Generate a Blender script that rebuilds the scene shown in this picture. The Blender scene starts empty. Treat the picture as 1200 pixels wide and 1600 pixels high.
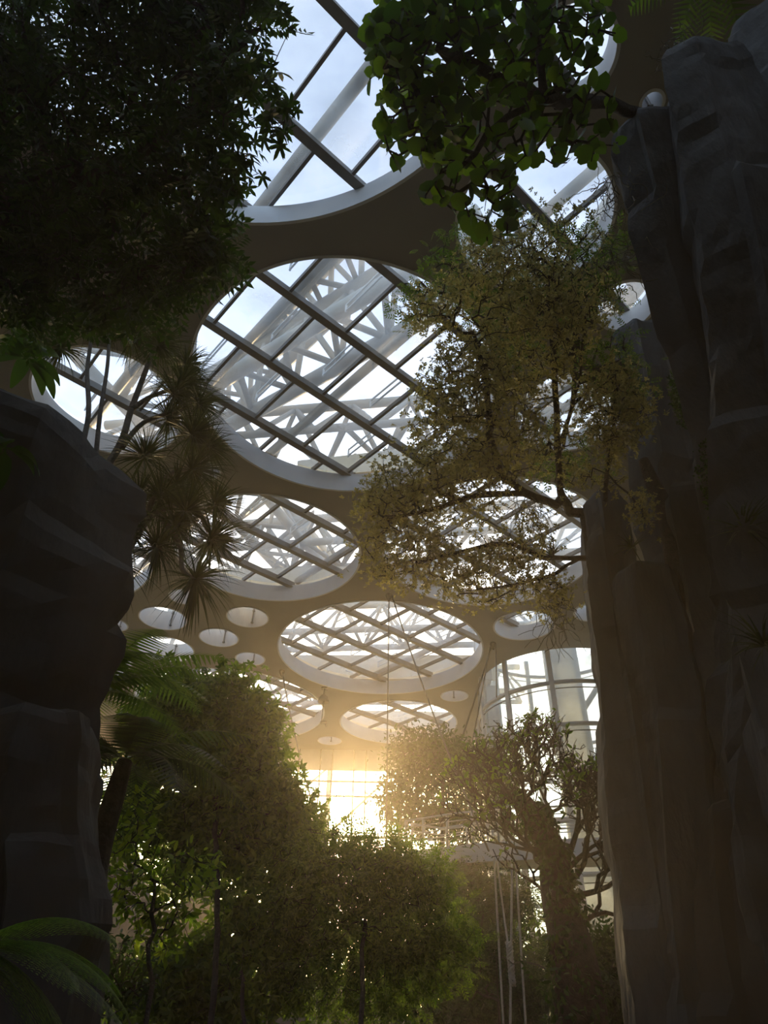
import bpy, math, random
import numpy as np
from mathutils import Vector, Matrix, noise

# ------------------------------------------------------------------ camera, sky, exposure
FPX, PITCH, ROLL = 1050.0, math.radians(38.0), 0.02
CAMZ = 1.6
SUN_PX = (525, 1262)
EXPOSURE = -1.1
SKY_STRENGTH = 1.0
SUN_INTENSITY = 0.16
SUN_SIZE = 2.2
HAZE_DENSITY = 0.0037
HAZE_G = 0.71

sc = bpy.context.scene
col = sc.collection
R = np.random.default_rng(7)
random.seed(7)

def ray(px, py):
    x = (px-600)/FPX; y = (800-py)/FPX
    x, y = x*math.cos(ROLL)-y*math.sin(ROLL), x*math.sin(ROLL)+y*math.cos(ROLL)
    cp, sp = math.cos(PITCH), math.sin(PITCH)
    return Vector((x, cp-y*sp, sp+y*cp))
def at(px, py, Y):
    """world point seen in direction px,py at forward distance Y"""
    d = ray(px, py); return d*(Y/d.y)+Vector((0, 0, CAMZ))
def atd(px, py, D):
    """world point at optical depth D"""
    return ray(px, py)*D+Vector((0, 0, CAMZ))
def atz(px, py, Z):
    d = ray(px, py); return d*((Z-CAMZ)/d.z)+Vector((0, 0, CAMZ))

cp, sp, cr, sr = math.cos(PITCH), math.sin(PITCH), math.cos(ROLL), math.sin(ROLL)
Xa = Vector((1, 0, 0)); Ua = Vector((0, -sp, cp)); Fa = Vector((0, cp, sp))
ra = Xa*cr+Ua*sr; ua = Xa*-sr+Ua*cr
cam = bpy.data.cameras.new('camera'); camo = bpy.data.objects.new('camera', cam); col.objects.link(camo)
m = Matrix((ra, ua, -Fa)).transposed().to_4x4(); m.translation = (0, 0, CAMZ)
camo.matrix_world = m
cam.sensor_fit = 'HORIZONTAL'; cam.sensor_width = 36; cam.lens = 36*FPX/1200
cam.clip_start = .05; cam.clip_end = 2000
sc.camera = camo

sd = ray(*SUN_PX).normalized()
w = bpy.data.worlds.new('world'); sc.world = w; w.use_nodes = True
nt = w.node_tree; nt.nodes.clear()
sky = nt.nodes.new('ShaderNodeTexSky'); sky.sky_type = 'NISHITA'
sky.sun_elevation = math.asin(sd.z); sky.sun_rotation = math.atan2(sd.x, sd.y)
sky.sun_disc = True; sky.sun_size = math.radians(SUN_SIZE); sky.sun_intensity = SUN_INTENSITY
sky.air_density = 1.15; sky.dust_density = 2.6; sky.ozone_density = 1.2
bg = nt.nodes.new('ShaderNodeBackground'); bg.inputs[1].default_value = SKY_STRENGTH
wo = nt.nodes.new('ShaderNodeOutputWorld')
tc = nt.nodes.new('ShaderNodeTexCoord'); mp = nt.nodes.new('ShaderNodeMapping'); mp.inputs['Scale'].default_value = (1.3, 3.0, 2.0)
mp.inputs['Rotation'].default_value = (0, 0, .6)
nz = nt.nodes.new('ShaderNodeTexNoise'); nz.inputs['Scale'].default_value = 1.6; nz.inputs['Detail'].default_value = 5
rp = nt.nodes.new('ShaderNodeValToRGB'); rp.color_ramp.elements[0].position = .38; rp.color_ramp.elements[1].position = .72
rp.color_ramp.elements[0].color = (0, 0, 0, 1); rp.color_ramp.elements[1].color = (.8, .8, .8, 1)
mx = nt.nodes.new('ShaderNodeMix'); mx.data_type = 'RGBA'; mx.blend_type = 'ADD'
mul = nt.nodes.new('ShaderNodeMix'); mul.data_type = 'RGBA'; mul.blend_type = 'MULTIPLY'; mul.inputs[0].default_value = 1
L = nt.links.new
L(tc.outputs['Generated'], mp.inputs[0]); L(mp.outputs[0], nz.inputs['Vector']); L(nz.outputs['Fac'], rp.inputs[0])
L(rp.outputs[0], mul.inputs[6]); mul.inputs[7].default_value = (3.4, 3.3, 3.3, 1)
L(sky.outputs[0], mx.inputs[6]); L(mul.outputs[2], mx.inputs[7]); mx.inputs[0].default_value = 1
L(mx.outputs[2], bg.inputs[0]); L(bg.outputs[0], wo.inputs[0])
vs = sc.view_settings
vs.view_transform = 'Standard'; vs.look = 'None'; vs.gamma = 1; vs.use_curve_mapping = False; vs.exposure = EXPOSURE
cy = sc.cycles
cy.max_bounces = 7; cy.diffuse_bounces = 4; cy.glossy_bounces = 2; cy.transmission_bounces = 3
cy.transparent_max_bounces = 10; cy.volume_bounces = 0; cy.use_denoising = True
cy.sample_clamp_indirect = 8; cy.caustics_reflective = False; cy.caustics_refractive = False

# ------------------------------------------------------------------ materials
MATS = {}
def mat(name, color, rough=.6, metal=0., noise_scale=None, color2=None, bump=0., bump_scale=None, detail=6, stretch=None, spec=.4):
    m = bpy.data.materials.new(name); m.use_nodes = True; MATS[name] = m
    n = m.node_tree; b = n.nodes['Principled BSDF']
    b.inputs['Base Color'].default_value = (*color, 1); b.inputs['Roughness'].default_value = rough
    b.inputs['Metallic'].default_value = metal; b.inputs['Specular IOR Level'].default_value = spec
    if noise_scale:
        t = n.nodes.new('ShaderNodeTexCoord'); mpg = n.nodes.new('ShaderNodeMapping')
        if stretch: mpg.inputs['Scale'].default_value = stretch
        z = n.nodes.new('ShaderNodeTexNoise'); z.inputs['Scale'].default_value = noise_scale; z.inputs['Detail'].default_value = detail
        n.links.new(t.outputs['Object'], mpg.inputs[0]); n.links.new(mpg.outputs[0], z.inputs['Vector'])
        r = n.nodes.new('ShaderNodeValToRGB'); r.color_ramp.elements[0].position = .35; r.color_ramp.elements[1].position = .68
        r.color_ramp.elements[0].color = (*color, 1); r.color_ramp.elements[1].color = (*(color2 or color), 1)
        n.links.new(z.outputs['Fac'], r.inputs[0]); n.links.new(r.outputs[0], b.inputs['Base Color'])
        if bump:
            z2 = n.nodes.new('ShaderNodeTexNoise'); z2.inputs['Scale'].default_value = bump_scale or noise_scale*4; z2.inputs['Detail'].default_value = 8
            n.links.new(mpg.outputs[0], z2.inputs['Vector'])
            bp = n.nodes.new('ShaderNodeBump'); bp.inputs['Strength'].default_value = bump; bp.inputs['Distance'].default_value = .08
            n.links.new(z2.outputs['Fac'], bp.inputs['Height']); n.links.new(bp.outputs[0], b.inputs['Normal'])
    return m
def leafmat(name, c1, c2, trans=.4, tcol=None, rough=.45):
    m = bpy.data.materials.new(name); m.use_nodes = True; MATS[name] = m
    n = m.node_tree; b = n.nodes['Principled BSDF']; out = n.nodes['Material Output']
    g = n.nodes.new('ShaderNodeNewGeometry'); r = n.nodes.new('ShaderNodeValToRGB')
    r.color_ramp.elements[0].color = (*c1, 1); r.color_ramp.elements[1].color = (*c2, 1)
    n.links.new(g.outputs['Random Per Island'], r.inputs[0]); n.links.new(r.outputs[0], b.inputs['Base Color'])
    b.inputs['Roughness'].default_value = rough; b.inputs['Specular IOR Level'].default_value = .35
    t = n.nodes.new('ShaderNodeBsdfTranslucent'); mm = n.nodes.new('ShaderNodeMix'); mm.data_type = 'RGBA'; mm.blend_type = 'MULTIPLY'
    mm.inputs[0].default_value = 1; mm.inputs[7].default_value = (*(tcol or (2.2, 2.3, .7)), 1)
    n.links.new(r.outputs[0], mm.inputs[6]); n.links.new(mm.outputs[2], t.inputs[0])
    s = n.nodes.new('ShaderNodeMixShader'); s.inputs[0].default_value = trans
    n.links.new(b.outputs[0], s.inputs[1]); n.links.new(t.outputs[0], s.inputs[2]); n.links.new(s.outputs[0], out.inputs[0])
    return m
def glassmat(name, tint, milk, gl=.06, scale=.6):
    m = bpy.data.materials.new(name); m.use_nodes = True; MATS[name] = m
    n = m.node_tree; n.nodes.clear(); out = n.nodes.new('ShaderNodeOutputMaterial')
    tr = n.nodes.new('ShaderNodeBsdfTransparent'); tr.inputs[0].default_value = (*tint, 1)
    gs = n.nodes.new('ShaderNodeBsdfGlossy'); gs.inputs['Roughness'].default_value = .05
    tl = n.nodes.new('ShaderNodeBsdfTranslucent'); tl.inputs[0].default_value = (.8, .8, .78, 1)
    t = n.nodes.new('ShaderNodeTexCoord'); z = n.nodes.new('ShaderNodeTexNoise'); z.inputs['Scale'].default_value = scale; z.inputs['Detail'].default_value = 6
    n.links.new(t.outputs['Object'], z.inputs['Vector'])
    mr = n.nodes.new('ShaderNodeMapRange'); mr.inputs[1].default_value = .3; mr.inputs[2].default_value = .75
    mr.inputs[3].default_value = milk*.35; mr.inputs[4].default_value = milk*1.6
    n.links.new(z.outputs['Fac'], mr.inputs[0])
    s = n.nodes.new('ShaderNodeMixShader'); n.links.new(mr.outputs[0], s.inputs[0]); n.links.new(tr.outputs[0], s.inputs[1]); n.links.new(tl.outputs[0], s.inputs[2])
    s2 = n.nodes.new('ShaderNodeMixShader'); s2.inputs[0].default_value = gl
    n.links.new(s.outputs[0], s2.inputs[1]); n.links.new(gs.outputs[0], s2.inputs[2]); n.links.new(s2.outputs[0], out.inputs[0])
    return m
plaster = mat('ceiling_plaster', (.27, .255, .22), .85, noise_scale=.35, color2=(.31, .295, .26), bump=.05, bump_scale=3)
whitep = mat('white_paint', (.74, .75, .76), .5, noise_scale=1.2, color2=(.66, .67, .69))
steel = mat('grey_steel', (.14, .135, .125), .45, .2, noise_scale=2, color2=(.20, .19, .175))
tubem = mat('brown_tube', (.15, .13, .10), .4, .3, noise_scale=3, color2=(.24, .20, .15))
trussm = mat('white_truss', (.36, .36, .35), .5, noise_scale=.8, color2=(.52, .48, .41))
cream = mat('cream_wall', (.74, .66, .52), .8, noise_scale=.2, color2=(.80, .73, .60))
cablem = mat('cable_steel', (.10, .10, .10), .5, .4)
darkm = mat('dark_metal', (.05, .05, .05), .5, .4)
chrome = mat('rail_steel', (.62, .61, .58), .35, .3)
ropem = mat('rope', (.62, .60, .54), .9, noise_scale=20, color2=(.45, .43, .38))
rockm = mat('rock_dark', (.058, .064, .068), .85, noise_scale=1.1, color2=(.125, .13, .132), bump=1., bump_scale=4.5, stretch=(1, 1, .35))
rockr = mat('rock_red', (.065, .032, .018), .9, noise_scale=1.5, color2=(.045, .040, .034), bump=.9, bump_scale=6)
rockw = mat('rock_brown', (.055, .049, .042), .85, noise_scale=1.1, color2=(.095, .088, .080), bump=.6, bump_scale=4, stretch=(1, 1, .4))
soil = mat('soil', (.07, .055, .035), .95, noise_scale=2, color2=(.11, .09, .06), bump=.6, bump_scale=9)
outg = mat('outdoor_ground', (.30, .28, .24), .95, noise_scale=.05, color2=(.22, .24, .16))
barkm = mat('bark', (.030, .025, .020), .9, noise_scale=9, color2=(.060, .050, .040), bump=.7, bump_scale=30)
barkg = mat('bark_grey', (.11, .095, .075), .85, noise_scale=8, color2=(.17, .15, .12), bump=.5, bump_scale=25)
glass = glassmat('skylight_glass', (.93, .955, .98), .22)
glassw = glassmat('wall_glass', (.95, .96, .96), .05)
glassd = glassmat('drum_glass', (.86, .91, .94), .22)
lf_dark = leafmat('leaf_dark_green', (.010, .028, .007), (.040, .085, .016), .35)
lf_round = leafmat('leaf_round', (.022, .055, .012), (.10, .17, .025), .5)
lf_olive = leafmat('leaf_olive', (.23, .225, .080), (.50, .46, .21), .45, (1.3, 1.25, .85))
lf_mid = leafmat('leaf_mid', (.035, .075, .012), (.12, .19, .03), .5)
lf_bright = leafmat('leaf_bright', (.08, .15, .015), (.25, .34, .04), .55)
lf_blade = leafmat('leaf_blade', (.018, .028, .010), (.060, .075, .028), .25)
lf_fern = leafmat('leaf_fern', (.05, .10, .02), (.14, .22, .04), .45)
rootm = leafmat('air_root', (.05, .045, .03), (.12, .11, .06), .1)

# ------------------------------------------------------------------ mesh helpers
def tag(o, label=None, cat=None, group=None, kind=None):
    if label: o['label'] = label
    if cat: o['category'] = cat
    if group: o['group'] = group
    if kind: o['kind'] = kind
    return o
def empty(name, loc=(0, 0, 0), parent=None):
    o = bpy.data.objects.new(name, None); o.location = loc; o.empty_display_size = .2; col.objects.link(o)
    if parent: o.parent = parent
    return o
class MB:
    def __init__(s): s.v = []; s.f = []; s.n = 0
    def add(s, v, f):
        s.v.append(np.asarray(v, float)); s.f += [tuple(i+s.n for i in q) for q in f]; s.n += len(v)
    def box(s, c, size, ax=None):
        c = Vector(c); X, Y, Z = ax or (Vector((1, 0, 0)), Vector((0, 1, 0)), Vector((0, 0, 1)))
        a, b, d = [q/2 for q in size]; v = [c+X*(i*a)+Y*(j*b)+Z*(k*d) for k in (-1, 1) for i, j in ((-1, -1), (1, -1), (1, 1), (-1, 1))]
        s.add(v, [(3, 2, 1, 0), (4, 5, 6, 7), (0, 1, 5, 4), (1, 2, 6, 5), (2, 3, 7, 6), (3, 0, 4, 7)])
    def bar(s, a, b, wd, ht, up=Vector((0, 0, 1))):
        a = Vector(a); b = Vector(b); X = (b-a).normalized(); Y = up.cross(X).normalized(); Z = X.cross(Y)
        s.box((a+b)/2, ((b-a).length, wd, ht), (X, Y, Z))
    def tube(s, pts, rad, n=8, cap=True):
        pts = [Vector(p) for p in pts]; k = len(pts)
        if not hasattr(rad, '__len__'): rad = [rad]*k
        t = (pts[1]-pts[0]).normalized(); u = t.orthogonal().normalized(); vs_ = []
        for i, p in enumerate(pts):
            t2 = (pts[min(i+1, k-1)]-pts[max(i-1, 0)]).normalized()
            u = (u-t2*u.dot(t2)).normalized(); w_ = t2.cross(u)
            for j in range(n):
                a = 2*math.pi*j/n; vs_.append(p+(u*math.cos(a)+w_*math.sin(a))*rad[i])
        f = [(i*n+j, i*n+(j+1) % n, (i+1)*n+(j+1) % n, (i+1)*n+j) for i in range(k-1) for j in range(n)]
        if cap: f += [tuple(range(n-1, -1, -1)), tuple((k-1)*n+j for j in range(n))]
        s.add(vs_, f)
    def ring(s, c, r0, r1, z0, z1, n=64, a0=0, a1=2*math.pi):
        """ring wall with thickness between r0 and r1"""
        full = abs(a1-a0-2*math.pi) < 1e-6; m_ = n if full else n+1; v = []
        for i in range(m_):
            a = a0+(a1-a0)*i/n; cs, sn = math.cos(a), math.sin(a)
            for r, z in ((r0, z0), (r1, z0), (r1, z1), (r0, z1)): v.append((c[0]+r*cs, c[1]+r*sn, z))
        f = []
        for i in range(n):
            a = i*4; b = ((i+1) % m_)*4
            for j in range(4): f.append((a+j, b+j, b+(j+1) % 4, a+(j+1) % 4))
        if not full: f += [(0, 1, 2, 3), ((m_-1)*4+3, (m_-1)*4+2, (m_-1)*4+1, (m_-1)*4)]
        s.add(v, f)
    def lathe(s, c, prof, n=16):
        v = []; k = len(prof)
        for r, z in prof:
            for j in range(n): a = 2*math.pi*j/n; v.append((c[0]+r*math.cos(a), c[1]+r*math.sin(a), c[2]+z))
        f = [(i*n+j, i*n+(j+1) % n, (i+1)*n+(j+1) % n, (i+1)*n+j) for i in range(k-1) for j in range(n)]
        s.add(v, f)
    def build(s, name, material, parent=None, smooth=False, origin=None):
        V = np.concatenate(s.v) if s.v else np.zeros((0, 3))
        return mkobj(name, V, s.f, material, parent, smooth, origin)
def mkobj(name, V, F, material, parent=None, smooth=False, origin=None):
    o_ = np.zeros(3)
    if parent is not None: o_ = np.array(wloc(parent))
    elif origin is not None: o_ = np.array(origin)
    V = np.asarray(V, float)-o_
    me = bpy.data.meshes.new(name)
    if isinstance(F, np.ndarray):
        nf, k = F.shape
        me.vertices.add(len(V)); me.vertices.foreach_set('co', V.astype(np.float32).ravel())
        me.loops.add(nf*k); me.loops.foreach_set('vertex_index', F.astype(np.int32).ravel())
        me.polygons.add(nf); me.polygons.foreach_set('loop_start', np.arange(0, nf*k, k, dtype=np.int32))
        me.update(calc_edges=True)
    else:
        me.from_pydata([tuple(v) for v in V], [], F)
    me.materials.append(material)
    if smooth: me.polygons.foreach_set('use_smooth', [True]*len(me.polygons))
    o = bpy.data.objects.new(name, me); col.objects.link(o)
    if parent is not None: o.parent = parent
    elif origin is not None: o.location = origin
    return o
def wloc(o):
    p = Vector((0, 0, 0))
    while o: p += o.location; o = o.parent
    return p

# leaf templates: local x = along the leaf, y = across, z = normal. Every face a quad.
def tpl_leaf(l=1, w_=.4, fold=.08, droop=.12):
    v = [(0, 0, 0), (.45*l, w_/2, fold*l), (.45*l, 0, 0), (.45*l, -w_/2, fold*l), (l, 0, -droop*l)]
    return np.array(v), np.array([(0, 2, 1, 1), (0, 3, 3, 2), (2, 4, 4, 1), (3, 4, 4, 2)])
def tpl_simple(l=1, w_=.42, droop=.1):      # one bent lozenge
    return np.array([(0, 0, 0), (.5*l, w_/2, .03), (l, 0, -droop*l), (.5*l, -w_/2, .03)]), np.array([(0, 3, 2, 1)])
def tpl_six(l=1, w_=.4, droop=.15):          # two quads, pointed oval
    v = [(0, 0, 0), (.3*l, w_*.45, .02*l), (.7*l, w_*.42, -.03*l), (l, 0, -droop*l), (.7*l, -w_*.42, -.03*l), (.3*l, -w_*.45, .02*l)]
    return np.array(v), np.array([(0, 5, 2, 1), (5, 4, 3, 2)])
def tpl_heart(l=1):
    P_ = [(.06, 0, 0), (-.10, .22, .0), (.02, .44, .03), (.34, .54, .02), (.72, .40, -.03), (1.0, 0, -.12), (.72, -.40, -.03), (.34, -.54, .02), (.02, -.44, .03), (-.10, -.22, 0)]
    v = np.array(P_)*l
    return v, np.array([(0, 3, 2, 1), (0, 5, 4, 3), (0, 7, 6, 5), (0, 9, 8, 7)])
def compound(sub, items):
    """items: (pos, dirxy angle, scale) -> one template of leaflets in a plane"""
    V = []; F = []; n = 0
    for (px_, py_, pz_, a, s, tilt) in items:
        v = sub[0]*s; c, d = math.cos(a), math.sin(a)
        x = v[:, 0]*c-v[:, 1]*d; y = v[:, 0]*d+v[:, 1]*c; z = v[:, 2]+v[:, 0]*tilt
        V.append(np.stack([x+px_, y+py_, z+pz_], 1)); F.append(sub[1]+n); n += len(v)
    return np.concatenate(V), np.concatenate(F)
def tpl_pinnate(n=5, l=1.0, ll=.42):
    it = []
    for i in range(n):
        t = .2+.72*i/(n-1)
        for sgn in (-1, 1): it.append((t*l, 0, -.12*t*t, sgn*1.0, ll*(1-.25*abs(t-.5)), -.15))
    it.append((l*.97, 0, -.13, 0, ll, -.2))
    V, F = compound(tpl_simple(1, .38), it)
    st = np.array([(0, -.012, 0), (l, -.006, -.12), (l, .006, -.12), (0, .012, 0)]); F = np.concatenate([F, [[len(V)+i for i in range(4)]]]); V = np.concatenate([V, st])
    return V, F
def tpl_palmate(n=6, sub=None, petiole=.5):
    it = [(petiole, 0, 0, (i-(n-1)/2)*2*math.pi/(n+.6), 1-.12*abs(i-(n-1)/2), -.25) for i in range(n)]
    V, F = compound(sub or tpl_six(1, .36), it)
    st = np.array([(0, -.015, 0), (petiole, -.012, 0), (petiole, .012, 0), (0, .015, 0)]); F = np.concatenate([F, [[len(V)+i for i in range(4)]]]); V = np.concatenate([V, st])
    return V, F
def tpl_rosette(n=6):
    it = [(0, 0, 0, i*2*math.pi/n+.3*(i % 2), .8+.3*((i*7) % 3)/2, .35) for i in range(n)]
    return compound(tpl_simple(1, .46), it)
def scatter(tpl, P_, D, size, up=None, upw=.6, jit=.5, rng=R):
    """place a template at points P_ along directions D (numpy n,3). returns V,F"""
    P_ = np.asarray(P_); n = len(P_); D = np.asarray(D, float)+rng.normal(0, jit, (n, 3))
    D /= np.linalg.norm(D, axis=1)[:, None]+1e-9
    N = rng.normal(0, 1, (n, 3))*(1-upw)+np.array(up if up is not None else (0, 0, 1))*upw
    Y = np.cross(N, D); Y /= np.linalg.norm(Y, axis=1)[:, None]+1e-9; Z = np.cross(D, Y)
    s = np.asarray(size)*np.ones(n)*rng.uniform(.7, 1.25, n)
    v = tpl[0]; k = len(v)
    V = P_[:, None, :]+s[:, None, None]*(v[None, :, 0, None]*D[:, None, :]+v[None, :, 1, None]*Y[:, None, :]+v[None, :, 2, None]*Z[:, None, :])
    F = tpl[1][None]+(np.arange(n)*k)[:, None, None]
    return V.reshape(-1, 3), F.reshape(-1, 4)
def join(parts):
    V = []; F = []; n = 0
    for v, f in parts: V.append(v); F.append(f+n); n += len(v)
    return np.concatenate(V), np.concatenate(F)

def blobpts(blobs, rng=R, shell=.0):
    """blobs: list of (centre Vector, radii (right, depth, up) , count) -> points"""
    out = []
    for c, rr, n in blobs:
        d = rng.normal(0, 1, (n, 3)); d /= np.linalg.norm(d, axis=1)[:, None]
        q = rng.uniform(shell, 1, n)**(1/3.)
        out.append(np.array(c)+d*q[:, None]*np.array(rr))
    return np.concatenate(out)
def pb(px, py, D, wpx, hpx, depth, n):
    """a blob of foliage: seen at px,py at optical depth D, about wpx x hpx half-extents; axis aligned world ellipsoid"""
    s = D/FPX
    return (atd(px, py, D), (wpx*s, depth, hpx*s), n)
def grow(roots, targets, step=.35, jit=.05, rng=R, maxlen=None):
    """grow a branching skeleton from polylines to targets. returns nodes, parent, leaf tips"""
    nodes = []; par = []
    for pl in roots:                    # each root polyline: list of Vectors, first starts the tree or joins nearest
        prev = -1
        if nodes:
            A = np.array(nodes); prev = int(np.argmin(np.linalg.norm(A-np.array(pl[0]), axis=1)))
        for i in range(len(pl)-1):
            a = np.array(pl[i]); b = np.array(pl[i+1]); k = max(1, int(np.linalg.norm(b-a)/step))
            for j in range(0 if (i == 0 and prev == -1) else 1, k+1):
                nodes.append(a+(b-a)*j/k+rng.normal(0, jit*.35, 3)*(0 < j < k)); par.append(prev); prev = len(nodes)-1
    nroot = len(nodes); base = nodes[0]
    T = np.asarray(targets); A0 = np.array(nodes)
    d = np.min(np.linalg.norm(T[:, None]-A0[None], axis=2), axis=1); order = np.argsort(d)
    buf = np.zeros((nroot+len(T)*12, 3)); buf[:nroot] = A0; n = nroot; tips = []
    for ti in order:
        t = T[ti]; dd = np.linalg.norm(buf[:n]-t, axis=1); i = int(np.argmin(dd)); L_ = dd[i]; a = buf[i].copy()
        k = min(10, max(1, int(round(L_/step)))); prev = i
        if n+k > len(buf): break
        for j in range(1, k+1):
            q = j/k; p = a+(t-a)*q+rng.normal(0, jit, 3)*(j < k)
            buf[n] = p; par.append(prev); prev = n; n += 1
        tips.append(prev)
    return buf[:n].copy(), np.array(par), np.array(tips), nroot
def limbs(nodes, par, r_tip, r_max, power=.45, n=5, minr=0):
    """one tube per edge, radius by the number of tips it carries"""
    N = len(nodes); cnt = np.zeros(N); child = np.zeros(N, bool); child[par[par >= 0]] = True; cnt[~child] = 1
    for i in range(N-1, -1, -1):
        if par[i] >= 0: cnt[par[i]] += cnt[i]
    tot = cnt.max(); rad = np.maximum(r_tip, r_max*(cnt/tot)**power)
    V = []; F = []; nn = 0
    idx = [i for i in range(N) if par[i] >= 0 and rad[i] >= minr]
    A = nodes[par[idx]]; B = nodes[idx]; ra_ = np.minimum(rad[par[idx]], rad[idx]*1.35); rb = rad[idx]
    T = B-A; ln = np.linalg.norm(T, axis=1)[:, None]+1e-9; T = T/ln; B = B+T*rb[:, None]*.35
    H = np.where(np.abs(T[:, 2:3]) > .9, np.array([[1., 0, 0]]), np.array([[0, 0, 1.]])); U = np.cross(T, H); U /= np.linalg.norm(U, axis=1)[:, None]; W = np.cross(T, U)
    ang = np.arange(n)*2*math.pi/n; ring = U[:, None]*np.cos(ang)[None, :, None]+W[:, None]*np.sin(ang)[None, :, None]
    V = np.concatenate([A[:, None]+ring*ra_[:, None, None], B[:, None]+ring*rb[:, None, None]], axis=1).reshape(-1, 3)
    j = np.arange(n); q = np.stack([j, (j+1) % n, (j+1) % n+n, j+n], 1); F = (q[None]+(np.arange(len(idx))*2*n)[:, None, None]).reshape(-1, 4)
    return V, F, cnt
def spline(pts, k=6):
    pts = [Vector(p) for p in pts]; out = []
    for i in range(len(pts)-1):
        p0 = pts[max(i-1, 0)]; p1 = pts[i]; p2 = pts[i+1]; p3 = pts[min(i+2, len(pts)-1)]
        for j in range(k):
            t = j/k; out.append(.5*((2*p1)+(p2-p0)*t+(2*p0-5*p1+4*p2-p3)*t*t+(3*p1-p0-3*p2+p3)*t**3))
    return out+[pts[-1]]
def lerp_list(a, n):
    return [float(np.interp(i/(n-1), np.linspace(0, 1, len(a)), a)) for i in range(n)]

# ------------------------------------------------------------------ the ceiling with its round openings
ZC, ZT = 17.6, 18.26
CB = dict(x0=-24., x1=18., y0=-18., y1=48.)
def hole_px(cx, cy_, wpx):
    c = atz(cx, cy_, ZC); d = ray(cx, cy_); dep = (ZC-CAMZ)/d.z
    return (c.x, c.y, wpx/2/FPX*dep)
BIG = [  # x, y, radius, first beam offset v0, bar offset u0
    (-3.36, 2.44, 6.40, 4.25, 2.5, 'vast round skylight open to pale sky at the top of the view'),
    (-1.33, 14.46, 4.75, 8.0, 5.4, 'large round skylight in mid ceiling below the topmost opening'),
    (-4.87, 23.42, 3.91, 18.45, 10.9, 'round skylight behind the spiky dragon tree crowns'),
    (4.51, 22.82, 4.54, 18.45, 10.9, 'round skylight half hidden behind the olive small-leaved tree'),
    (-0.05, 32.52, 5.37, 20.9, 22.6, 'round skylight in front of the anchored cables, with a close diagonal grid'),
    (1.2, 42.6, 3.75, 20.9, 22.6, 'flat-looking oval skylight at the far end right of the hanging lamp'),
    (-9.31, 40.67, 5.80, 20.9, 22.6, 'far skylight partly behind the left bushy tree, left of the lamp'),
    (3.59, 8.64, 1.92, 4.1, 2.19, 'smaller skylight between the round-leaved branch and the right cliff'),
    (-8.98, 15.12, 2.35, 8.0, 5.4, 'skylight behind the thin dragon tree stems above the left rock'),
    (6.6, -3.4, 4.6, 4.2, 2.5, 'added unseen skylight over the hall behind the right cliff'),  # this and the next three: unseen openings added to brighten camera-facing surfaces
    (-4.0, -11.5, 5.2, 4.2, 2.5, 'added unseen skylight over the back of the hall'),
    (12.9, 13.6, 4.2, 4.2, 2.5, 'added unseen skylight beyond the right cliff'),
    (-16.2, 6.5, 5.2, 4.2, 2.5, 'added unseen skylight beyond the overhanging tree at the left'),
    (-15.4, 22.4, 5.9, 18.45, 10.9, 'skylight beside the left rock, behind hanging blade leaves'),
]
SMALL = [hole_px(*q) for q in ((179, 976, 40), (255, 966, 73), (259, 1014, 86), (342, 996, 60), (387, 964, 64), (391, 1029, 45), (287, 932, 44),
                               (710, 1087, 42), (515, 1157, 36), (323, 735, 42), (229, 775, 34), (1019, 160, 34))]
MIDH = [hole_px(819, 977, 94), hole_px(928, 955, 60), hole_px(978, 478, 90), hole_px(890, 645, 170), hole_px(893, 85, 140), hole_px(120, 1024, 166)]
MLAB = ['round opening above the curved glass drum', 'round opening tucked against the edge of the right rock pillar', 'small round opening beside the grey cliff edge',
        'opening behind the upright branches of the olive tree', 'opening behind the round-leaved branch high on the right', 'opening behind the tree fern at the left']
SLAB = ['tiny round light well nearest the left rock', 'round light well with lattice glimpsed, upper left of the cluster', 'widest light well of the cluster, lowest left',
        'round light well in the middle of the cluster', 'round light well at the upper right of the cluster', 'small light well at the lower right of the cluster',
        'light well overlapped by the tips of the blade leaves', 'small light well beside the far right cables', 'faint light well above the far glass wall',
        'small light well beside the lowest blade-leaf tufts under the large skylight', 'small light well just over the top of the left rock', 'small light well at the tip of the thick branch by the cliff']
DRUM = (10.3, 36.2, 4.65)
HOLES = [(a[0], a[1], a[2]) for a in BIG]+SMALL+MIDH
def poly2d(circles, outer, z0, z1, name):
    cu = bpy.data.curves.new(name, 'CURVE'); cu.dimensions = '2D'; cu.fill_mode = 'BOTH'; cu.extrude = (z1-z0)/2
    def sp_(pts):
        s = cu.splines.new('POLY'); s.points.add(len(pts)-1)
        for p, q in zip(s.points, pts): p.co = (q[0], q[1], 0, 1)
        s.use_cyclic_u = True
    sp_(outer)
    for x, y, r in circles:
        n = 96 if r > 1.5 else 40
        sp_([(x+r*math.cos(2*math.pi*i/n), y+r*math.sin(2*math.pi*i/n)) for i in range(n)])
    o = bpy.data.objects.new(name+'_c', cu); col.objects.link(o)
    dg = bpy.context.evaluated_depsgraph_get(); me = bpy.data.meshes.new_from_object(o.evaluated_get(dg))
    bpy.data.objects.remove(o); ob = bpy.data.objects.new(name, me); ob.location = (0, 0, (z0+z1)/2); col.objects.link(ob)
    return ob
dcx, dcy, dr = DRUM
# outline: right side goes round the drum, then in along the narrow far bay
SX = 6.3
a_in = math.pi-math.asin((36.2-35.2)/dr)
outer = [(CB['x0'], CB['y0']), (CB['x1'], CB['y0']), (CB['x1'], dcy)]
arc = [(dcx+dr*math.cos(a), dcy+dr*math.sin(a)) for a in np.linspace(2*math.pi, math.pi+.12, 40)]
outer += arc+[(SX, arc[-1][1]), (SX, CB['y1']), (CB['x0'], CB['y1'])]
ceil = poly2d(HOLES, outer, ZC, ZT, 'ceiling'); ceil.data.materials.clear(); ceil.data.materials.append(plaster); tag(ceil, kind='structure')

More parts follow.
